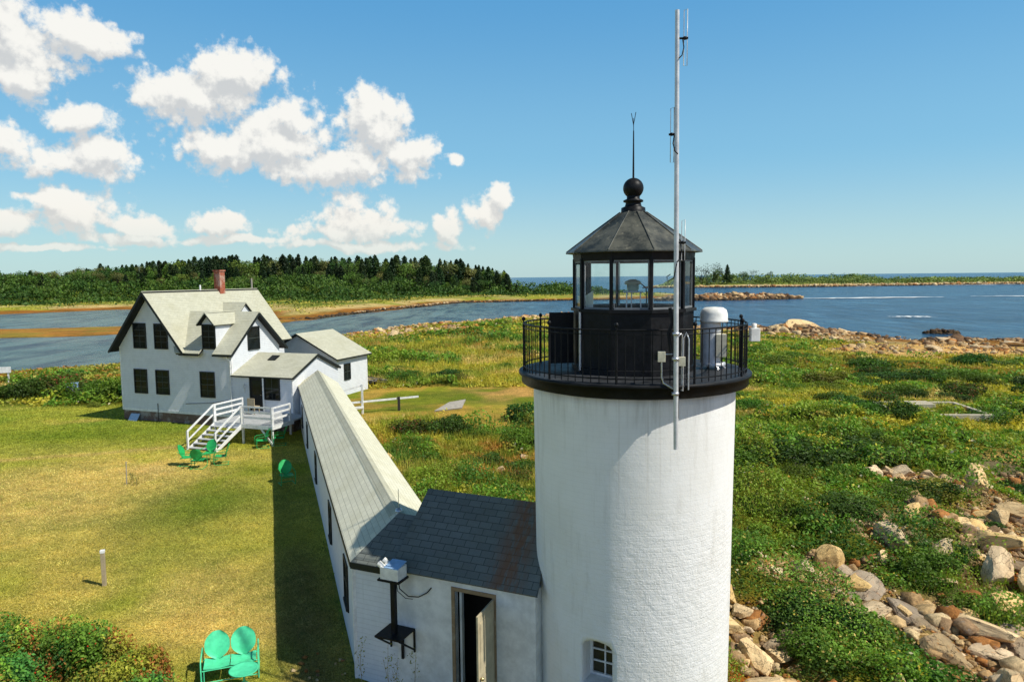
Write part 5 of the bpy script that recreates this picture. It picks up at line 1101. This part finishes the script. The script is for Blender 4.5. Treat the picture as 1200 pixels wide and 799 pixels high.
for n_, (x, y, s, h, k) in enumerate([(17.5,36,2.6,1.4,1),(13.5,35.5,2.6,1.3,1),(10.5,34.5,2.2,1.2,0),(19.8,38.5,2.0,1.1,1),(22.5,36.5,1.5,.9,0),(8.2,30.5,1.9,1.0,1),(37,64,3.2,1.5,1),(41,66,3.0,1.5,0),(33,63,2.8,1.3,1),(30,67,2.4,1.2,4),(47,62,3.2,1.9,1),(52,64,3.4,2.0,0),(44,58,2.4,1.4,1),(39,52,2.0,1.3,0),(36,47,1.8,1.0,4),(28,75,2.8,1.5,2),(33,80,2.8,1.6,0),(24,66,2.2,1.2,4),(20,60,2.0,1.1,3),(26,58,2.0,1.0,2),(16,52,1.6,.9,4),(12,46,1.5,.8,2),(19,45,1.4,.9,1),(9.5,40,1.6,.9,0),(14,28.5,1.5,.9,1),(11.5,27.5,1.4,.8,0),(17,30.5,1.6,.9,4),(19,28,1.2,.7,1),(8.5,25.5,1.3,.8,2),(15.5,24.8,1.2,.75,1),(9.2,18.7,1.3,.7,0),(8.0,20,1.2,.7,1),(10.3,17.6,1.5,1.0,0),(9.0,20.3,1.5,1.0,1),(8.6,18.6,1.5,.9,0),(9.6,18.9,1.3,.9,2),(7.2,17.3,.8,.5,5),(14.2,21.8,1.1,.6,0),(16.2,27.0,1.3,.8,2),(25,33,1.4,.8,1),(58,70,3.2,1.8,0),(55,78,3,1.6,4),(5.5,42,1.6,.9,0),(31,55,1.8,1.1,1),(50,55,2.4,1.4,2)]):
    bush(k, x, y, s, h, 'low green shrub growing in the thicket of the right hand field', 'shrubs of the right hand field')
random.seed(23)
for i in range(95):
    for _ in range(30):
        a = random.uniform(.12, .74); r_ = 22*math.exp(random.random()*math.log(4.6)); x = r_*math.sin(a); y = r_*math.cos(a); xa, ya = np.array([x]), np.array([y])
        if x > 5 and veg_dens(xa, ya)[0] > .8 and rock_mask(xa, ya)[0] < .1 and onland(xa, ya)[0] > 30: break
    else: continue
    sc_ = random.uniform(.7, 1.5)*(.6+r_*.014); bush(random.choice([0, 0, 1, 1, 2, 3, 4, 5]), x, y, sc_, sc_*random.uniform(.45, .85), 'low green shrub growing in the thicket of the right hand field', 'shrubs of the right hand field')
for i in range(34):
    for _ in range(30):
        a = random.uniform(-.30, .03); r_ = 24*math.exp(random.random()*math.log(5)); x = r_*math.sin(a); y = r_*math.cos(a); xa, ya = np.array([x]), np.array([y])
        if veg_dens(xa, ya)[0] > .85 and not in_house(xa, ya)[0] and onland(xa, ya)[0] > 30: break
    else: continue
    sc_ = random.uniform(.5, 1.1)*(.6+r_*.013); bush(random.choice([0, 1, 2, 3, 4, 5]), x, y, sc_, sc_*random.uniform(.45, .8), 'small shrub scattered in the meadow between walkway and tower', 'shrubs of the middle meadow')
# rose bush in the near left corner
def rose():
    global rng
    root = empty('rose_bush', (-11.8, 15.6, hgt(-11.8, 15.6)-.05), 0, 'large rose thicket with red hips and rusty leaves in the near left corner', 'bush')
    keep = rng; rng = np.random.default_rng(77); r = rng; nl = 54
    cx = np.concatenate([r.uniform(-5.4, 2.6, 32), r.uniform(-1.8, 4.7, 22)]); cy = np.concatenate([r.uniform(-3.2, 1.3, 32), r.uniform(-2.6, .3, 22)])
    cy = np.where(cx < -.4, cy+.9*np.exp(-((cx+1.0)**2)/2.2), cy-.05*np.abs(cx)); rad = r.uniform(.45, .8, nl); cz = r.uniform(.15, .55, nl); lt = r.uniform(.65, 1.3, nl); n = 95000
    i = r.integers(0, nl, n); d = unit(r.normal(size=(n, 3))); rr = rad[i]*(1-.5*r.uniform(0, 1, n)**2)
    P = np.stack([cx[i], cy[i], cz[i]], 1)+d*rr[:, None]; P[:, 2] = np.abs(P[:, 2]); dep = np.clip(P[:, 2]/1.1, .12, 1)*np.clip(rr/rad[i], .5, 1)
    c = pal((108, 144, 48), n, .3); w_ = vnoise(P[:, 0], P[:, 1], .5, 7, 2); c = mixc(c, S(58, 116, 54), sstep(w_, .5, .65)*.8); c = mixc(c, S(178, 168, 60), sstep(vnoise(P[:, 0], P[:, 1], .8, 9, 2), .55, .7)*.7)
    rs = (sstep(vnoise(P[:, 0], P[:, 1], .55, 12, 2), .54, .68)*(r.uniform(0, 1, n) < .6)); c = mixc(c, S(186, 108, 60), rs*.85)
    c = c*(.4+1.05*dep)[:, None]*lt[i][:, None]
    V, F, C = leaves(P, r.uniform(.05, .10, n), c, .6, .3, d*.5); me = np_mesh('foliage', V, F, C); me.materials.append(M['leaf']); link('foliage', me, root)
    k = r.integers(0, n, 900); k = k[(dep[k] > .6)][:320]; bm = bmesh.new(); bmesh.ops.create_icosphere(bm, subdivisions=1, radius=1); b = np.array([v.co[:] for v in bm.verts]); Fb = np.array([[v.index for v in f_.verts] for f_ in bm.faces]); bm.free()
    V = (b[None]*.019+P[k][:, None]+d[k][:, None]*.04).reshape(-1, 3); F = (Fb[None]+(np.arange(len(k))*len(b))[:, None, None]).reshape(-1, 3)
    me = np_mesh('rose_hips', V, F, np.repeat(pal((196, 52, 26), len(k), .25), len(b), 0)); me.materials.append(M['stones']); tag(link('rose_hips', me, root), kind='stuff')
    s = stems_mesh(55, 60, .9); s.parent = root; s.scale = (3, 2, .7); s.location = (-1, -.8, 0); rng = keep
rose()
# tall weeds along the entry wall and small lawn weeds
def weed(x, y, h, label, z=None, n=70, col=(140, 140, 60)):
    root = empty('tall_weed', (x, y, hgt(x, y) if z is None else z), random.uniform(0, 6), label, 'weed', None)
    q = MB(); q.tube([(0,0,-.1),(.03,.02,h*.5),(.0,.05,h)], [.008,.006,.003], 5, False); q.tube([(0.02,0,h*.3),(.12,.05,h*.75)], .004, 4, False); q.build('stem', M['old_post'], root)
    P = np.stack([rng.normal(0, .07, n), rng.normal(0, .07, n), rng.uniform(.1, 1.0, n)*h], 1); V, F, C = leaves(P, rng.uniform(.03, .08, n), pal(col, n, .3), .4, .2); me = np_mesh('foliage', V, F, C); me.materials.append(M['leaf']); link('foliage', me, root)
for i, (u, v, h, lab) in enumerate([(.35,-.25,1.2,'spindly weed at the left end of the white entry wall'),(1.15,-.35,1.3,'tall yellowing weed directly under the black bracket'),(1.32,-.3,1.0,'shorter weed under the bracket beside the tall one'),(1.75,-.3,1.25,'tall weed against the wall between bracket and door')]):
    a = math.radians(24.1); weed(-3.64+u*math.cos(a)+v*math.sin(a), 15.44-u*math.sin(a)+v*math.cos(a), h, lab)
weed(-17.0, 30.9, .5, 'tuft of weeds at the foot of the garden stake', None, 160, (110, 116, 50)); weed(-16.7, 30.7, .35, 'small weed right of the garden stake', None, 90, (110, 116, 50))
x, y = scatter(60000, 4.5, 26, 13, 36, lambda x, y: rock_mask(x, y)*(1-.7*sstep(vnoise(x, y, 3.0, 83, 3), .52, .58)))
s = rng.uniform(.015, .06, len(x)); pebbles('bank_gravel', np.stack([x, y, zmain(x, y)+s*.3], 1), s, stone_cols(len(x), PALE+[(120,104,84)]), 'small gravel and broken chips packed between the boulders')
# boulders on the bank ------------------------------------------------------
bl = [(10.9,23.9,.62,0,'large smooth tan boulder on top of the rock pile right of the tower',(1.05,.95,1.0)),(9.9,23.2,.62,1,'cracked tan boulder leaning below the large smooth one',(1.2,.9,.8)),(9.0,23.6,.5,4,'low tan boulder left of the cracked one',(1.3,.8,.6)),(8.7,24.3,.26,2,'small pale stone upright beside the rock pile',(1,.8,1.1)),(11.4,22.4,.95,3,'wide flat tan ledge below the rock pile',(1.5,1,.45)),
      (18.8,33.6,.8,5,'pale boulder half sunk in the far thicket, left of a pair',(1.3,.9,.8)),(20.0,33.5,.55,2,'pale boulder half sunk in the far thicket, right of a pair',(1,.9,.9)),(21.9,32.9,.95,6,'dark faced angular boulder in the field near the right edge',(1.1,.9,.9)),(22.9,33.4,.5,7,'flat tan stone beside the dark faced boulder',(1.3,1,.5)),(20.6,32.2,.4,0,'small stone in front of the dark faced boulder',(1.2,.8,.6)),
      (6.6,19.9,.55,7,'rounded tan boulder against the right foot of the tower',(1,.9,1)),(7.2,18.7,.72,4,'long pale boulder lying at the foot of the tower',(1.35,.8,.55)),(17.9,25.6,.95,1,'broad flat pale slab at the right edge, upper',(1.5,.9,.55)),(16.6,23.6,.95,6,'pointed angular tan boulder below the broad slab',(1.4,.8,.75)),(18.6,27.6,.7,5,'grey boulder behind the broad slab',(1.1,.9,.8)),(19.2,28.6,.6,7,'pale stone at the right edge behind the slab',(1.3,.9,.6)),
      (13.0,24.2,.42,0,'rounded pale stone among the shrubs in the middle of the bank',(1.1,.9,.8)),(14.4,22.8,.5,7,'pale squared stone right of the shrubs',(1.2,.9,.7)),(12.4,20.9,.95,8,'long grey cracked ledge sloping down the bank',(1.8,.8,.4)),(14.1,21.2,.6,2,'tan stone in the crevice of the ledge',(1.2,.8,.7)),(12.0,18.9,.7,5,'dark grey ledge rising in the middle foreground',(1.5,.8,.5)),(12.6,17.1,.8,6,'long tan block tilted at the bottom right corner',(1.7,.6,.6)),(13.6,18.7,.9,4,'wide tan flat ledge at the lower right',(1.6,1,.35)),(8.2,15.6,.7,4,'flat pale slab at the bottom edge beside the tower',(1.5,1,.4)),(9.7,17.1,.35,1,'upright broken tan stone in the lower shrubs',(.8,.7,1.2)),(14.6,19.6,.9,8,'speckled grey boulder at the right edge low down',(1.2,1,.7)),(15.7,21.6,.8,5,'grey boulder right of the tan ledge',(1.2,.9,.8)),(10.4,15.7,.6,2,'rusty tan stone at the bottom edge',(1.3,.8,.6)),(16.4,28.4,.55,0,'flat tan stone beyond the slab among shrubs',(1.5,.8,.5)),(17.4,28.1,.5,4,'pale stone right of the flat one among shrubs',(1.2,.9,.6))]
bl += [(13.6,20.2,1.0,1,'tan bedrock slab breaking out of the bank above the corner blocks',(1.7,.8,.4)),(15.2,19.4,1.1,4,'broad cream bedrock slab at the right edge of the bank',(1.6,.9,.4)),(10.9,20.9,.8,6,'tan ledge split by a crack at the top of the shrub slope',(1.6,.8,.45)),(15.6,17.6,1.0,2,'cream block at the very bottom right of the bank',(1.5,.9,.55))]
for x, y, s, k_, lab, sc in bl: boulder(x, y, s, k_, lab, None, .22, None, sc)
for i in range(190):
    for _ in range(40):
        x = random.uniform(5, 25); y = random.uniform(13.5, 34)
        m_k = float(rock_mask(np.array([x]), np.array([y]))[0])
        if m_k > random.uniform(.3, 1) and float(vnoise(np.array([x]), np.array([y]), 3.0, 83, 3)[0]) < .56+float(rock_spots(np.array([x]), np.array([y]))[0]): break
    else: continue
    boulder(x, y, .16+random.random()**2.2*.75, None, 'tan or grey stone lying in the rubble of the bank', 'stones of the rubble bank', .15, None, (random.uniform(1, 1.5), random.uniform(.7, 1), random.uniform(.5, .85)))
for x, y, s, lab in [(-.6,32.2,.34,'small pale rock in the meadow right of the walkway, nearest the roof'),(.6,35.0,.36,'small pale rock in the meadow close to the tower'),(-6.2,34.3,.5,'tan rock beside the right edge of the walkway roof'),(12.5,29.5,.28,'orange tinted stone alone in the thicket')]: boulder(x, y, s, None, lab, None, .1, None, (1.3,.9,.7))
boulder(55.6, 133.2, 4.3, 0, 'huge smooth pale dome of rock on the spit', None, .1, .3, (1.25,.8,.46), z=-2.6)
for x, y, s, k_, lab in [(46,131.5,1.6,3,'pale rock at the left end of the spit behind the gallery'),(49.5,131,1.9,6,'pale rock left of the great dome on the spit'),(61,131,1.5,1,'dark rock right of the great dome on the spit'),(72,117.5,1.6,7,'low pale rock at the head of the beach'),(60,100,1.6,4,'broad pale rock in the upper beach'),(70,104,1.5,7,'long pale rock in the beach at the right'),(77,108,1.8,4,'wide pale rock low on the right side of the beach')]: boulder(x, y, s, k_, lab, None, .15, None, (1.4,.9,.6), z=None if y < 125 else -2.2)
nw = 60; x = rng.uniform(-5.4, -3.2, nw); y = rng.uniform(13.2, 16.5, nw); k = ~in_house(x, y); x, y = x[k], y[k]; s = rng.uniform(.03, .09, len(x)); pebbles('wall_rubble', np.stack([x, y, zmain(x, y)+s*.3], 1), s, stone_cols(len(x), PALE), 'loose stones along the foot of the walkway corner')
# ------------------------------------------------------------------ trees
def conifer_mesh(seed, n=1300, col=(34, 54, 26), slim=.2):
    global rng
    keep = rng; rng = np.random.default_rng(seed); r = rng; nb = 26
    t = r.uniform(.10, 1, n)**.85; lev = np.round(t*nb)/nb; a = r.uniform(0, 2*PI, n); br = np.floor(r.uniform(0, 7, n))/7*2*PI+lev*37+r.normal(0, .16, n); a = np.where(r.uniform(0, 1, n) < .8, br, a)
    R = slim*(1-lev)**.62*(.75+.5*np.abs(np.sin(lev*53+seed)))*(.55+.45*np.abs(np.sin(br*3.1+seed)))+.012; q = np.sqrt(r.uniform(0, 1, n)); rad = R*q
    P = np.stack([rad*np.cos(a), rad*np.sin(a), np.clip(lev-.10*q*(1-lev)+r.normal(0, .012, n), .03, 1.0)], 1)
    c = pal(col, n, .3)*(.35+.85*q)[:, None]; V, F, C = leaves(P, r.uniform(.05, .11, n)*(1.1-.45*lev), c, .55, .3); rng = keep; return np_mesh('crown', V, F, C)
def broad_mesh(seed, n=900, col=(66, 92, 32), tall=1.0):
    global rng
    keep = rng; rng = np.random.default_rng(seed); r = rng; L_ = 11
    cen = np.stack([r.uniform(-.24, .24, L_), r.uniform(-.24, .24, L_), r.uniform(.35, .82, L_)], 1); rad = r.uniform(.12, .22, L_); lt = r.uniform(.65, 1.3, L_); i = r.integers(0, L_, n); d = unit(r.normal(size=(n, 3))); q = 1-.5*r.uniform(0, 1, n)**2
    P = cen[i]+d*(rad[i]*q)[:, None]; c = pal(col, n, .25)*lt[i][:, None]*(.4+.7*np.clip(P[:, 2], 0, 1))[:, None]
    V, F, C = leaves(P, r.uniform(.03, .07, n), c, .65, .4, d*.6); rng = keep; return np_mesh('crown', V, F, C)
def tree_proto(kind, me, hscale=1.0):
    root = empty(kind); me.materials.append(M['tree']); link('crown', me, root); q = MB(); q.tube([(0,0,-.06),(.005,0,.3),(0,.004,.55),(0,0,.9 if kind != 'broadleaf_tree' else .6)], [.020,.014,.009,.003], 6, False)
    if kind == 'broadleaf_tree':
        for a in (0, 2, 4.1): q.tube([(0,0,.3),(.1*math.cos(a),.1*math.sin(a),.5),(.18*math.cos(a),.18*math.sin(a),.68)], [.010,.007,.003], 5, False)
    q.build('trunk', M['bark'], root); return root
TP = {'spruce_tree': [tree_proto('spruce_tree', conifer_mesh(i, 1300, [(44,66,30),(36,56,28),(52,72,32),(40,60,34)][i % 4], [.26,.22,.31,.28,.34][i])) for i in range(5)],
      'broadleaf_tree': [tree_proto('broadleaf_tree', broad_mesh(i+20, 1000, [(84,116,40),(100,126,46),(66,98,38),(110,114,60)][i % 4])) for i in range(4)],
      'pine_tree': [tree_proto('pine_tree', broad_mesh(i+60, 260, (40,58,34))) for i in range(2)]}
tused = set()
def tree(kind, x, y, z, h, label, group, wide=1.0):
    i = random.randrange(len(TP[kind])); p = TP[kind][i]; key = (kind, i); o = p if key not in tused else copy_tree(p); tused.add(key)
    o.location = (x, y, z-.2); s = h*wide; o.scale = (s, s, h); o.rotation_euler = (0, 0, random.uniform(0, 6.3)); return tag(o, label, 'tree', group)
PF = [(-60,324),(0,321),(60,318),(100,314),(140,311),(170,306),(230,302),(300,299),(400,300),(500,300),(545,305),(575,312),(600,320),(625,329),(660,338)]
zf1 = lambda x, y: float(zfar(np.array([x]), np.array([y]))[0])
def prof(a):
    p = 600+830*a; return 9+(325-.0105*(p-600)-np.interp(p, [q[0] for q in PF], [q[1] for q in PF]))/830
def far_tree(p, Y, kind, hmin, hmax, lab, grp, jit=1.5, wide=1.0, fit=True):
    a = (p-600)/830; x = a*Y; z = zf1(x, Y); top = 9+(prof(a)-9)*Y+random.uniform(-1.5, .5)*jit
    h = top-z if fit else random.uniform(hmin, hmax)
    h = max(hmin*.7, min(h, hmax*1.25)); tree(kind, x, Y, z, h, lab, grp, wide)
random.seed(11)
p = -40.0
SPL, SPG = 'dark spruce in the close ranks of the wooded hill across the inlet', 'spruces of the far wood'
BRL, BRG = 'rounded green broadleaf tree on the slopes of the far wood', 'broadleaf trees of the far wood'
for row, (Y0, Y1, n) in enumerate([(432, 470, 150), (414, 436, 110), (400, 416, 45)]):
    for i in range(n):
        p = 90+(600-90)*(i+random.uniform(-.5, .5))/n; Y = random.uniform(Y0, Y1)
        lowp = sstep(np.array([p]), 90, 230)[0]
        if random.random() < .30+.3*(1-lowp)+.14*row: far_tree(p, Y, 'broadleaf_tree', 6, [15, 11, 9][row], BRL, BRG, 2.0, 1.0, row < 1)
        elif row == 0: far_tree(p, Y, 'spruce_tree', 7, 17, SPL, SPG, 1.4, random.uniform(.75, 1.2))
        else: far_tree(p, Y, 'spruce_tree', [0, 9, 5][row], [0, 14, 9][row], SPL, SPG, 2, random.uniform(.9, 1.2), False)
for i in range(46):
    p = -30+190*(i+random.random())/46; Y = random.uniform(380, 450)
    if random.random() < .22: far_tree(p, Y, 'spruce_tree', 6, 9, SPL, SPG, 3, 1.3, False)
    else: far_tree(p, Y, 'broadleaf_tree', 5, 11, BRL, BRG, 1.5, 1.3, Y > 425)
for p, Y, h in ((590, 415, 9), (598, 410, 8), (606, 412, 6), (575, 405, 7), (555, 402, 8)): far_tree(p, Y, 'spruce_tree', h, h, SPL, SPG, 1, 1.1, False)
def scrub(name, n, fx, fy, zf, hfun, size, cols, lab, mask):
    x = fx(n); y = fy(n); k = mask(x, y) > rng.uniform(0, 1, n); x, y = x[k], y[k]; n = len(x); h = hfun(x, y)*rng.uniform(.7, 1.2, n); q = 1-rng.uniform(0, 1, n)**2*.9
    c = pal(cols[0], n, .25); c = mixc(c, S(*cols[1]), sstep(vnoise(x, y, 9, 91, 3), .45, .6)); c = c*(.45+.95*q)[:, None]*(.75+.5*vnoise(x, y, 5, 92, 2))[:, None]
    V, F, C = leaves(np.stack([x, y, zf(x, y)+h*q], 1), rng.uniform(.6, 1.4, n)*size, c, .65, .4); me = np_mesh(name, V, F, C); me.materials.append(M['tree']); tag(link(name, me), lab, 'scrub', kind='stuff')
scrub('far_scrub', 130000, lambda n: rng.uniform(-330, 110, n), lambda n: rng.uniform(295, 470, n), zfar, lambda x, y: .6+6.0*sstep(vnoise(x, y, 10, 93, 3), .3, .7)*sstep(sdist(x, y, FAR), 34, 70), 1.25, ((84,106,36),(62,88,30)), 'green scrub and undergrowth below the far wood', lambda x, y: np.maximum(sstep(sdist(x, y, FAR)+(vnoise(x, y, 14, 94)-.5)*30, 30, 46), .12*sstep(sdist(x, y, FAR), 14, 22)*sstep(vnoise(x, y, 7, 97), .5, .6)))
scrub('far_meadow', 40000, lambda n: rng.uniform(-330, 110, n), lambda n: rng.uniform(200, 400, n), zfar, lambda x, y: .15+.6*vnoise(x, y, 6, 98), .8, ((168,164,70),(126,134,56)), 'rough yellow green grass of the far shore meadow', lambda x, y: sstep(sdist(x, y, FAR)+(vnoise(x, y, 20, 99)-.5)*14, 12, 18)*sstep(52-sdist(x, y, FAR), 0, 12)*sstep(vnoise(x, y, 9, 100), .3, .55))
scrub('island_scrub', 34000, lambda n: rng.uniform(140, 640, n), lambda n: rng.uniform(684, 770, n), zisle, lambda x, y: (1.4+ (6.6-3.6*sstep(x, 300, 460))*sstep(vnoise(x, y, 16, 95, 3), .25, .7))*sstep(sdist(x, y, ISLE), 12, 34), 1.7, ((104,128,64),(78,104,52)), 'low green scrub along the crest of the far island', lambda x, y: sstep(sdist(x, y, ISLE)+(vnoise(x, y, 18, 96)-.5)*16, 14, 24))
zi1 = lambda x, y: float(zisle(np.array([x]), np.array([y]))[0])
for n_, (p, Y, h, kd, lab) in enumerate([(822,705,16.5,'pine_tree','leftmost slender pine on the far island'),(828,708,14.5,'pine_tree','second slender pine on the far island'),(836,706,18.5,'pine_tree','tallest open crowned pine on the far island'),(841,704,15,'broadleaf_tree','full dark tree right of the tallest island pine'),(846,706,14,'pine_tree','thin pine in the middle of the island clump'),(852,703,15.5,'spruce_tree','pointed spruce on the right of the island clump'),(857,702,9.5,'broadleaf_tree','low round tree at the right end of the island clump'),(871,704,11,'broadleaf_tree','lone broad tree right of the island clump'),(899,705,10.5,'broadleaf_tree','small round tree on the island crest'),(882,704,12,'pine_tree','single thin pine rising from the island scrub')]):
    x = (p-600)/830*Y; tree(kd, x, Y, zi1(x, Y), h*1.22, lab, None, 1.0 if kd != 'broadleaf_tree' else .9)
